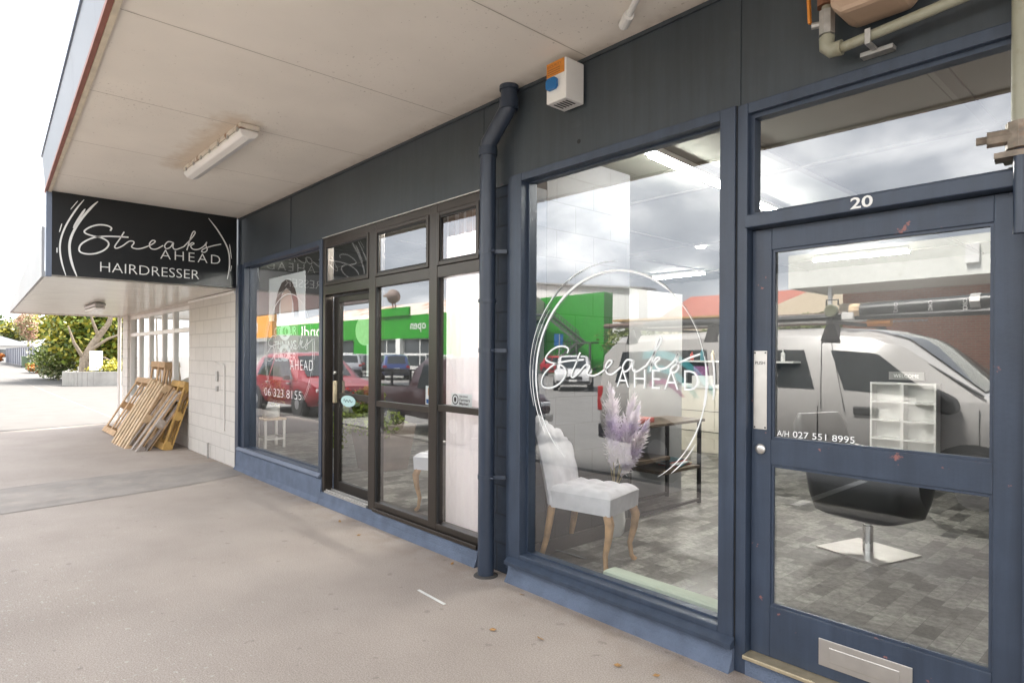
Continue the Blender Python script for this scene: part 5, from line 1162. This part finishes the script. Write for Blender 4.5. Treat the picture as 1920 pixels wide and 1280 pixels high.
# red roof building
t = thing('red_roof_building', 'cream hall with red iron roof beyond the car park', 'hall', (-25, -46, -.12))
m = MB(); m.box(-31, -8, -52, -42, -.12, 4.5); m.build('wall', K['cream_wall'], t)
m = MB(); m.prism([(-41.6, 4.5), (-47, 6.9), (-52.4, 4.5)], -31.3, -7.6, 'X'); m.build('roof', K['red_roof'], t)
m = MB(); m.prism([(-24.0, 4.0), (-10, 4.0), (-10, 8.0), (-13, 8.0)], -41.5, -40.9); m.build('gable', K['cream_wall'], t)
t = thing('hedge', 'clipped green hedge across the street behind the silver vehicle', 'hedge', (-20, -26, -.12))
m = MB(); leaves(m, (-15.5, -26, 1.9), (8, .9, 1.9), 7500, .30, .18, rg, [(Vector((rg.uniform(-.95, .95), rg.uniform(-.3, .3), rg.uniform(-.9, .55))), .35) for _ in range(40)], hollow=.2)
m.build('foliage', [L_[1]], t, fix=False)
# brick shop with white canopy
t = thing('brick_shop_building', 'red brick shop with deep white canopy across the street', 'shop', (-2, -20, -.12))
m = MB(); m.box(-8.6, 12, -30, -20.5, -.12, 4.7); m.build('wall', K['brick'], t)
m = MB(); m.box(-8.9, 12, -20.48, -17.2, 3.75, 3.85); m.box(-8.9, 12, -17.2, -17.1, 3.7, 4.75); m.box(-9.0, -8.9, -20.48, -17.1, 3.7, 4.75); m.build('canopy', K['white_fascia'], t)
m = MB(); m.box(-8.7, 12, -20.5, -20.44, 2.9, 3.4); m.build('band', K['cream_trim'], t)
m = MB(); m.box(-7.9, -7.8, -17.5, -17.4, -.1, 3.75); m.box(2, 2.1, -17.5, -17.4, -.1, 3.75); m.build('post', K['sign_white'], t)
for a_ in (-1, 4, 8):
    m = MB(); m.box(a_, a_ + 3, -20.49, -20.43, .4, 2.6); m.build('window', K['glass_far'], t)
m = MB(); m.box(-4.25, -3.95, -17.09, -17.0, 4.0, 4.5); m.build('notice_board', K['sign_white'], t)

# ------------------------------------------------------------------ vehicles
def lerp(a, b, t): return a + (b - a) * t
class Car:
    def __init__(s, name, label, cat, st, pos, paint_m, rot=0, group=None, wheels=(.8, 3.6), wr=.34, glass=(), doors=()):
        # local: x 0 rear -> L front; y across (0 centre); z 0 ground ; stations (x, zb, zbelt, zroof, wbelt, wroof)
        s.st = st; s.L = st[-1][0]
        s.t = thing(name, label, cat, (0, 0, 0), group)
        m = MB(); rows = []
        for (x, zb, zh, zr, wb, wr_) in st:
            h = max(zr - zh, 0)
            half = [(0, zb), (wb * .88, zb), (wb * .985, zb + (zh - zb) * .28), (wb, zb + (zh - zb) * .72), (wb * .975, zh), (lerp(wb * .975, wr_, .86), zh + h * .86), (wr_ * .90, zh + h * .985 + .0), (wr_ * .5, zr + .015), (0, zr + .02)]
            rows.append([(x, y, z) for y, z in half] + [(x, -y, z) for y, z in reversed(half[1:-1])])
        n = len(rows[0]); vs = sum(rows, []); fs = [(i * n + k, i * n + (k + 1) % n, (i + 1) * n + (k + 1) % n, (i + 1) * n + k) for i in range(len(rows) - 1) for k in range(n)]
        fs += [tuple(range(n - 1, -1, -1)), tuple((len(rows) - 1) * n + k for k in range(n))]
        m.add(vs, fs); s.body = m.build('body', paint_m, s.t, smooth=38)
        W_ = max(q[4] for q in st)
        for wx in wheels:
            for sy in (-1, 1):
                y = sy * (W_ - .10)
                a = MB(); a.lathe((wx, y + sy * .07, wr), [(wr * 1.14, -.06), (wr * 1.14, .025)], 24, 'Y'); a.build('wheel_arch', K['black_trim'], s.t)
                tm = MB(); tm.lathe((wx, y, wr), [(wr * .6, -.11), (wr * .97, -.11), (wr, -.08), (wr, .08), (wr * .97, .11), (wr * .6, .11)], 24, 'Y'); ty = tm.build('wheel', K['tyre'], s.t, smooth=True)
                rm = MB(); rm.lathe((wx, y + sy * .09, wr), [(wr * .62, -.02), (wr * .62, .015), (wr * .5, .018), (wr * .12, .025)], 20, 'Y')
                rm.build('rim', K['rim'], ty, smooth=True)
    def at(s, x):
        for a, b in zip(s.st[:-1], s.st[1:]):
            if a[0] <= x <= b[0]: t = (x - a[0]) / (b[0] - a[0] or 1); return [lerp(p, q, t) for p, q in zip(a, b)]
        return list(s.st[-1])
    def side(s, x, u, off=.006):        # u 0 belt .. 1 roof edge
        _, zb, zh, zr, wb, wr_ = s.at(x); h = zr - zh; y = lerp(wb * .975, lerp(wb * .975, wr_, .86), u); return y + off, zh + h * .86 * u
    def sideglass(s, bl, br, tl, tr, mat=None, u0=.06, u1=.93, name='side_window', both=True):
        for sy in ((-1, 1) if both else (1,)):
            m = MB(); nseg = 8; vs = []
            for i in range(nseg + 1):
                f = i / nseg; xb = lerp(bl, br, f); xt = lerp(tl, tr, f)
                for g_ in range(5):
                    gg = g_ / 4; x = lerp(xb, xt, gg); y, z = s.side(x, lerp(u0, u1, gg)); vs.append((x, sy * y, z))
            m.add(vs, [(i * 5 + k, (i + 1) * 5 + k, (i + 1) * 5 + k + 1, i * 5 + k + 1) for i in range(nseg) for k in range(4)])
            m.build(name, mat or K['car_glass'], s.t, smooth=True)
    def screen(s, xa, xb, f0=.08, f1=.94, name='windscreen', wmul=.84):
        m = MB(); vs = []; nseg = 8
        for i in range(nseg + 1):
            x = lerp(xa, xb, lerp(f0, f1, i / nseg)); q = s.at(x)
            for k in range(7):
                v = -1 + 2 * k / 6; vs.append((x + (.012 if xa > xb else -.012), q[5] * wmul * v, q[3] + .02 + .012 - .02 * v * v))
        m.add(vs, [(i * 7 + k, (i + 1) * 7 + k, (i + 1) * 7 + k + 1, i * 7 + k + 1) for i in range(nseg) for k in range(6)]); m.build(name, K['car_glass'], s.t, smooth=True)
    def shut(s, xs):
        m = MB()
        for xl in xs:
            for sy in (-1, 1):
                vs = []
                for u in (-.62, -.45, -.25, -.1, .0):
                    q = s.at(xl); zz = q[2] + u * (q[2] - q[1]); f = (zz - q[1]) / (q[2] - q[1]); yy = lerp(q[4] * .985, q[4], (f - .28) / .44) if f < .72 else lerp(q[4], q[4] * .975, (f - .72) / .28)
                    vs += [(xl - .006, sy * (yy + .003), zz), (xl + .006, sy * (yy + .003), zz)]
                m.add(vs, [(2 * i, 2 * i + 1, 2 * i + 3, 2 * i + 2) for i in range(4)])
        return m.build('shut_line', K['black_trim'], s.t)
    def box(s, name, mat, *b, **k):
        m = MB(); m.box(*b); return m.build(name, mat, s.t, **k)
    def place(s, x, y, rotz):
        s.t.location = (x, y, -.12); s.t.rotation_euler = (0, 0, rotz); return s

paint_h = K['steel']
def suv(name, label, col, group=None, truck=False):
    st = [(0, .55, .78, .80, .78, .70), (.06, .38, .95, 1.00, .86, .70), (.45, .30, 1.0, 1.58, .90, .64), (1.0, .28, 1.0, 1.66, .92, .68), (2.3, .28, .98, 1.66, .92, .70), (2.75, .28, .97, 1.60, .92, .68), (3.55, .28, .97, .99, .91, .74), (4.2, .30, .90, .915, .88, .76), (4.48, .36, .78, .79, .80, .70), (4.55, .42, .62, .63, .74, .66)]
    c = Car(name, label, 'car', st, None, paint(name + str(len(bpy.data.objects)), col), group=group)
    c.screen(3.55, 2.75); c.screen(.06, .45, name='rear_window')
    c.sideglass(.75, 1.65, .85, 1.65); c.sideglass(1.73, 3.25, 1.73, 2.62)
    for sy in (-1, 1):
        c.box('headlight', K['lamp_clear'], 4.30, 4.50, min(sy * .50, sy * .80), max(sy * .50, sy * .80), .66, .76, bevel=.02)
        c.box('tail_light', K['lamp_red'], -.005, .12, min(sy * .62, sy * .85), max(sy * .62, sy * .85), .80, .95, bevel=.02)
        c.box('mirror', K['black_trim'], 3.05, 3.22, min(sy * .93, sy * 1.08), max(sy * .93, sy * 1.08), .95, 1.08, bevel=.03)
    c.shut((1.69, 3.30, .80))
    for sy in (-1, 1):
        for xh in (1.5, 2.9): c.box('door_handle', paint_h, xh, xh + .2, min(sy * .905, sy * .935), max(sy * .905, sy * .935), .84, .875, bevel=.01)
    c.box('grille', K['black_trim'], 4.42, 4.57, -.42, .42, .55, .70); c.box('bumper', K['black_trim'], 4.40, 4.575, -.76, .76, .38, .50, bevel=.03)
    c.box('number_plate', K['plate'], 4.572, 4.585, -.18, .18, .46, .56); c.box('number_plate', K['plate'], -.02, 0, -.18, .18, .68, .79); c.box('bumper', K['black_trim'], -.03, .1, -.78, .78, .40, .58, bevel=.03)
    m = MB(); m.tube([(.8, .62, 1.70), (2.5, .62, 1.70)], .018, 6); m.tube([(.8, -.62, 1.70), (2.5, -.62, 1.70)], .018, 6); m.build('roof_rail', K['steel'], c.t)
    return c
# --- silver work vehicle parked at the kerb right behind the camera
vst = [(0, .62, .92, .94, .84, .78), (.05, .46, 1.24, 1.70, .90, .79), (.30, .42, 1.26, 1.90, .92, .80), (1.6, .40, 1.26, 1.94, .93, .81), (3.1, .40, 1.25, 1.94, .93, .79), (3.55, .40, 1.23, 1.90, .93, .77), (3.85, .40, 1.22, 1.80, .93, .75), (4.56, .40, 1.20, 1.22, .93, .80), (5.05, .44, 1.10, 1.12, .91, .80), (5.32, .5, .98, .99, .86, .76), (5.42, .6, .78, .79, .80, .70)]
v = Car('work_vehicle', 'silver white work vehicle with tinted windows and loaded roof rack parked at the kerb', 'car', vst, None, pm('vehicle_white', (.44, .43, .42), rough=.3, coat=.5), wheels=(1.05, 4.45), wr=.39)
v.screen(4.56, 3.62, .10, .95); v.screen(.05, .30, name='rear_window')
v.sideglass(.32, 1.78, .40, 1.70, u0=.0, u1=.76); v.sideglass(2.02, 3.02, 2.05, 2.88, u0=.05, u1=.76)
v.sideglass(3.32, 4.22, 3.16, 3.62, u0=.07, u1=.76, name='door_window')
m = MB()
for xa, xb in ((3.06, 3.10), (3.16, 3.34)):      # door shut lines
    q = [v.side(lerp(xa, xb, 1 - k / 6), -.3 + 1.2 * k / 6, .004) for k in range(7)]
    for k in range(6):
        x0_, x1_ = lerp(xa, xb, 1 - k / 6), lerp(xa, xb, 1 - (k + 1) / 6)
        m.add([(x0_ - .004, q[k][0], q[k][1]), (x0_ + .004, q[k][0], q[k][1]), (x1_ + .004, q[k + 1][0], q[k + 1][1]), (x1_ - .004, q[k + 1][0], q[k + 1][1])], [(0, 1, 2, 3)])
m.box(3.06, 3.068, .925, .934, .50, 1.1); m.box(4.48, 4.486, .924, .934, .60, 1.15); m.box(1.86, 1.868, .925, .934, .50, 1.2)
m.build('shut_line', K['black_trim'], v.t)
m = MB(); m.tube([(.25, .80, 1.80), (1.6, .815, 1.805), (3.1, .80, 1.80), (3.6, .775, 1.765), (3.85, .75, 1.69), (4.5, .84, 1.27)], .012, 6); m.build('roof_gutter', K['black_trim'], v.t)
v.box('door_handle', K['black_trim'], 3.42, 3.66, .915, .955, 1.03, 1.12, bevel=.02); v.box('door_handle', K['black_trim'], 2.1, 2.34, .915, .955, 1.03, 1.12, bevel=.02)
m = MB(); m.prism([(4.02, 1.16), (4.30, 1.10), (4.36, 1.15), (4.33, 1.25), (4.16, 1.34), (4.05, 1.32)], .95, 1.14); m.build('mirror', K['black_trim'], v.t, bevel=.03)
m = MB(); m.prism([(4.02, 1.16), (4.30, 1.10), (4.36, 1.15), (4.33, 1.25), (4.16, 1.34), (4.05, 1.32)], -1.14, -.95); m.build('mirror', K['black_trim'], v.t, bevel=.03)
v.box('tail_light', K['lamp_red'], -.005, .10, .74, .90, .85, 1.20, bevel=.02); v.box('tail_light', K['lamp_red'], -.005, .10, -.90, -.74, .85, 1.20, bevel=.02)
v.box('side_moulding', K['black_trim'], .2, 4.0, .925, .945, .62, .72, bevel=.01); v.box('bumper', K['black_trim'], -.06, .08, -.82, .82, .45, .66, bevel=.03); v.box('bumper', K['black_trim'], 5.25, 5.46, -.82, .82, .42, .66, bevel=.04)
v.box('headlight', K['lamp_clear'], 5.15, 5.37, .45, .84, .80, .97, bevel=.03); v.box('headlight', K['lamp_clear'], 5.15, 5.37, -.84, -.45, .80, .97, bevel=.03)
m = MB()
for xs in (.55, 1.75, 3.15): m.prism([(xs - .10, 1.80), (xs + .10, 1.80), (xs + .04, 1.98), (xs - .04, 1.98)], .70, .83); m.prism([(xs - .10, 1.80), (xs + .10, 1.80), (xs + .04, 1.98), (xs - .04, 1.98)], -.83, -.70); m.box(xs - .03, xs + .03, -.82, .86, 1.985, 2.02)
m.build('roof_rack', K['black_trim'], v.t)
teal = pm('teal_vinyl', (.03, .22, .25), rough=.4); mag = pm('magenta_vinyl', (.22, .02, .12), rough=.4)
def wave(p0, p1, p2, wd, mat, nm):
    m = MB(); top = []; vs = []
    for i in range(13):
        f = i / 12; x = (1 - f) ** 2 * p0[0] + 2 * f * (1 - f) * p1[0] + f * f * p2[0]; z = (1 - f) ** 2 * p0[1] + 2 * f * (1 - f) * p1[1] + f * f * p2[1]
        for dz in (0, wd):
            zz = z + dz; q = v.at(x); u = (zz - q[2]) / ((q[3] - q[2]) * .86); y = v.side(x, u, .010)[0] if u > 0 else q[4] * .98 + .010
            vs.append((x, y, zz))
    m.add(vs, [(2 * i, 2 * i + 1, 2 * i + 3, 2 * i + 2) for i in range(12)]); m.build(nm, mat, v.t, smooth=True)
wave((.75, 1.58), (1.35, 1.70), (1.85, 1.12), .10, teal, 'teal_stripe'); wave((.85, 1.40), (1.30, 1.52), (1.75, .90), .09, teal, 'teal_stripe'); wave((.9, 1.22), (1.2, 1.38), (1.5, .98), .07, mag, 'magenta_stripe')
v.place(-5.85, -4.93, 0)
wx = lambda x, y, z: (x - 5.85, y - 4.93, z - .12)
def on_rack(name, label, cat, pts_): 
    t = thing(name, label, cat, wx(*pts_)); return t
t = on_rack('awning_bag', 'long black awning bag with pale patches strapped to the roof rack', 'awning', (3.9, .70, 2.02))
m = MB(); m.tube([wx(3.35, .72, 2.11), wx(4.6, .72, 2.15)], .075, 10); m.build('bag', K['black_vinyl'], t, smooth=True)
m = MB(); m.tube([wx(.7, .74, 2.05), wx(4.55, .74, 2.055)], .035, 8); m.build('pole', K['black_metal'], t)
m = MB(); m.tube([wx(3.32, .72, 2.11), wx(3.42, .72, 2.112)], .082, 10); m.build('strap', K['pallet'][1], t)
m = MB(); m.tube([wx(4.38, .72, 2.145), wx(4.46, .72, 2.148)], .082, 10); m.build('buckle', K['galv'], t)
m = MB()
for x in (3.72, 4.02, 4.30): text_mb(m, 'DIO', wx(x + .03, .80, 2.075), (0, 0, 1), (1, 0, 0), height=.035, width=.10)
m.build('lettering', K['sign_white'], t, fix=False)
t = on_rack('ladder', 'grey aluminium ladder lying along the roof rack', 'ladder', (1.8, .3, 2.02))
m = MB()
for y in (.15, .50): m.box(*[q for a_ in ((.1 - 5.85, 3.3 - 5.85), (y - 4.93 - .02, y - 4.93 + .02), (2.03 - .12, 2.11 - .12)) for q in a_])
m.build('rail', K['galv'], t); m = MB()
for i in range(11): m.tube([wx(.25 + i * .3, .15, 2.07), wx(.25 + i * .3, .5, 2.07)], .014, 6)
m.build('rung', K['galv'], t)
t = on_rack('timber_bundle', 'bundle of brown pipes and boards on the rear of the roof rack', 'pipes', (1.4, 0, 2.02))
m = MB()
for k, (y, z, r_) in enumerate(((.62, 2.06, .035), (-.1, 2.06, .04), (-.22, 2.06, .04), (-.16, 2.13, .04), (-.4, 2.06, .03))): m.tube([wx(-.1, y, z), wx(2.9, y, z)], r_, 8)
m.build('pipes', pm('brown_pipe', (.13, .08, .06), rough=.6, var=.3), t); m = MB(); m.box(*[q for a_ in ((.0 - 5.85, 2.2 - 5.85), (.30 - 4.93, .58 - 4.93), (2.125 - .12, 2.15 - .12)) for q in a_]); m.build('board', K['pallet'][2], t)
t = on_rack('work_light', 'round work lamp on a bracket above the roof rack foot', 'lamp', (3.15, .78, 2.02))
m = MB(); m.lathe(wx(3.15, .80, 2.12), [(.03, -.06), (.065, -.03), (.07, .02), (.06, .03)], 16, 'Y'); m.build('head', pm('lamp_olive', (.20, .21, .14), rough=.3), t, smooth=True)
m = MB(); m.tube([wx(3.15, .78, 2.02), wx(3.15, .78, 2.06)], .015, 6); m.tube([wx(3.09, .78, 2.18), wx(3.09, .78, 2.24), wx(3.21, .78, 2.24), wx(3.21, .78, 2.18)], .009, 6); m.build('bracket', K['black_metal'], t)
t = on_rack('orange_roll', 'orange rolled cloth with a chain tied to the roof rack', 'roll', (3.55, .72, 1.97))
m = MB(); m.tube([wx(3.48, .70, 1.985), wx(3.70, .70, 1.985)], .045, 10); m.build('roll', K['orange'], t, smooth=True)
m = MB()
for i in range(9): m.tube([wx(3.72 + i * .035, .72, 1.985 + .012 * (i % 2)), wx(3.745 + i * .035, .72, 1.985 + .012 * ((i + 1) % 2))], .009, 5)
m.build('chain', K['galv'], t)
t = on_rack('tool_box', 'small white box tied beside the work lamp on the roof rack', 'box', (3.32, .7, 2.02))
m = MB(); m.box(*[q for a_ in ((3.25 - 5.85, 3.37 - 5.85), (.66 - 4.93, .80 - 4.93), (2.02 - .12, 2.10 - .12)) for q in a_]); m.build('case', K['plastic_white'], t, bevel=.008)
m = MB(); m.box(*[q for a_ in ((3.29 - 5.85, 3.33 - 5.85), (.70 - 4.93, .76 - 4.93), (2.101 - .12, 2.112 - .12)) for q in a_]); m.build('handle', K['black_trim'], t)

suv('red_car', 'glossy red hatchback car with dark glass parked at the kerb, second behind the silver vehicle', (.25, .008, .018)).place(-19.3, -4.65, 0)
# maroon pickup with black tray between them
pst = [(q[0] * .82, q[1], q[2] * .95, q[3] * .93, q[4], q[5]) for q in [(0, .6, .95, .97, .86, .80), (.04, .42, 1.02, 1.04, .90, .84), (1.85, .40, 1.04, 1.06, .91, .85), (1.9, .40, 1.02, 1.50, .90, .72), (2.25, .38, 1.0, 1.70, .91, .70), (3.0, .38, .98, 1.68, .91, .70), (3.65, .38, .98, 1.0, .90, .76), (4.35, .40, .92, .935, .88, .76), (4.62, .46, .80, .81, .82, .72), (4.7, .52, .66, .67, .76, .68)]]
pk = Car('pickup_truck', 'dark maroon pickup with black tray frame parked between the red car and the silver vehicle', 'pickup', pst, None, paint('maroon', (.035, .008, .012)), wheels=(.8, 3.1), wr=.34)
pk.screen(3.65 * .82, 3.0 * .82); pk.screen(1.9 * .82, 2.25 * .82, name='rear_window'); pk.sideglass(2.25 * .82, 3.35 * .82, 2.3 * .82, 2.85 * .82)
pk.box('tray_lining', K['black_trim'], .1, 1.45, -.78, .78, .99, 1.005)
m = MB()
for y in (-.8, .8):
    m.box(.05, 1.5, y - .02, y + .02, 1.30, 1.34)
    for x in (.05, .75, 1.46): m.box(x, x + .04, y - .02, y + .02, .98, 1.30)
m.box(.05, .09, -.8, .8, 1.26, 1.30); m.build('tray_frame', K['black_metal'], pk.t)
for sy in (-1, 1):
    pk.box('headlight', K['lamp_clear'], 3.62, 3.83, min(sy * .48, sy * .80), max(sy * .48, sy * .80), .62, .75, bevel=.02); pk.box('tail_light', K['lamp_red'], -.01, .06, min(sy * .72, sy * .88), max(sy * .72, sy * .88), .70, .92)
    pk.box('mirror', K['black_trim'], 2.54, 2.67, min(sy * .93, sy * 1.10), max(sy * .93, sy * 1.10), .95, 1.10, bevel=.03)
pk.box('grille', K['black_trim'], 3.77, 3.885, -.45, .45, .55, .74); pk.box('bumper', K['galv'], 3.73, 3.91, -.80, .80, .38, .53, bevel=.03); pk.box('number_plate', K['plate'], 3.91, 3.922, -.18, .18, .40, .50); pk.box('bumper', K['galv'], -.08, .04, -.8, .8, .45, .60, bevel=.03); pk.box('number_plate', K['plate'], -.095, -.082, -.18, .18, .48, .58)
pk.place(-12.2, -4.85, 0)
CP = 'cars in the car park across the street'
def far(label, col, x, y, deg): suv('parked_car', label, col, CP).place(x, y, R(deg))
far('blue hatchback seen from behind in front of the green shop', (.03, .06, .20), -35.0, -18.6, 208)
far('white car facing the shop beside the silver vehicle\'s tail', (.62, .62, .62), -22.5, -21.8, 48)
far('red car with side turned, left of the white one by the green block', (.40, .02, .03), -37.5, -35.0, 10)
far('silver car at the end of the bay row before the green shop', (.45, .46, .48), -40.0, -17.8, 205)
far('blue car standing before the white corner shop', (.02, .10, .30), -70.0, -20.5, 200)
far('white car in the bay right of the blue hatchback', (.60, .60, .60), -31.5, -20.0, 208)
far('dark grey car by the white rail fence', (.06, .065, .07), -46.0, -23.0, 195)
t = thing('parking_sign', 'blue and white parking sign on a pole in the car park', 'sign', (-29.0, -27.5, -.12))
m = MB(); m.tube([(-29, -27.5, -.12), (-29, -27.5, 3.0)], .04, 8); m.build('pole', K['galv'], t)
m = MB(); m.beam((-29.04, -27.46, 2.2), (-29.04, -27.46, 3.0), .6, .03, (1, 1, 0)); pb = m.build('plate', K['blue'], t)
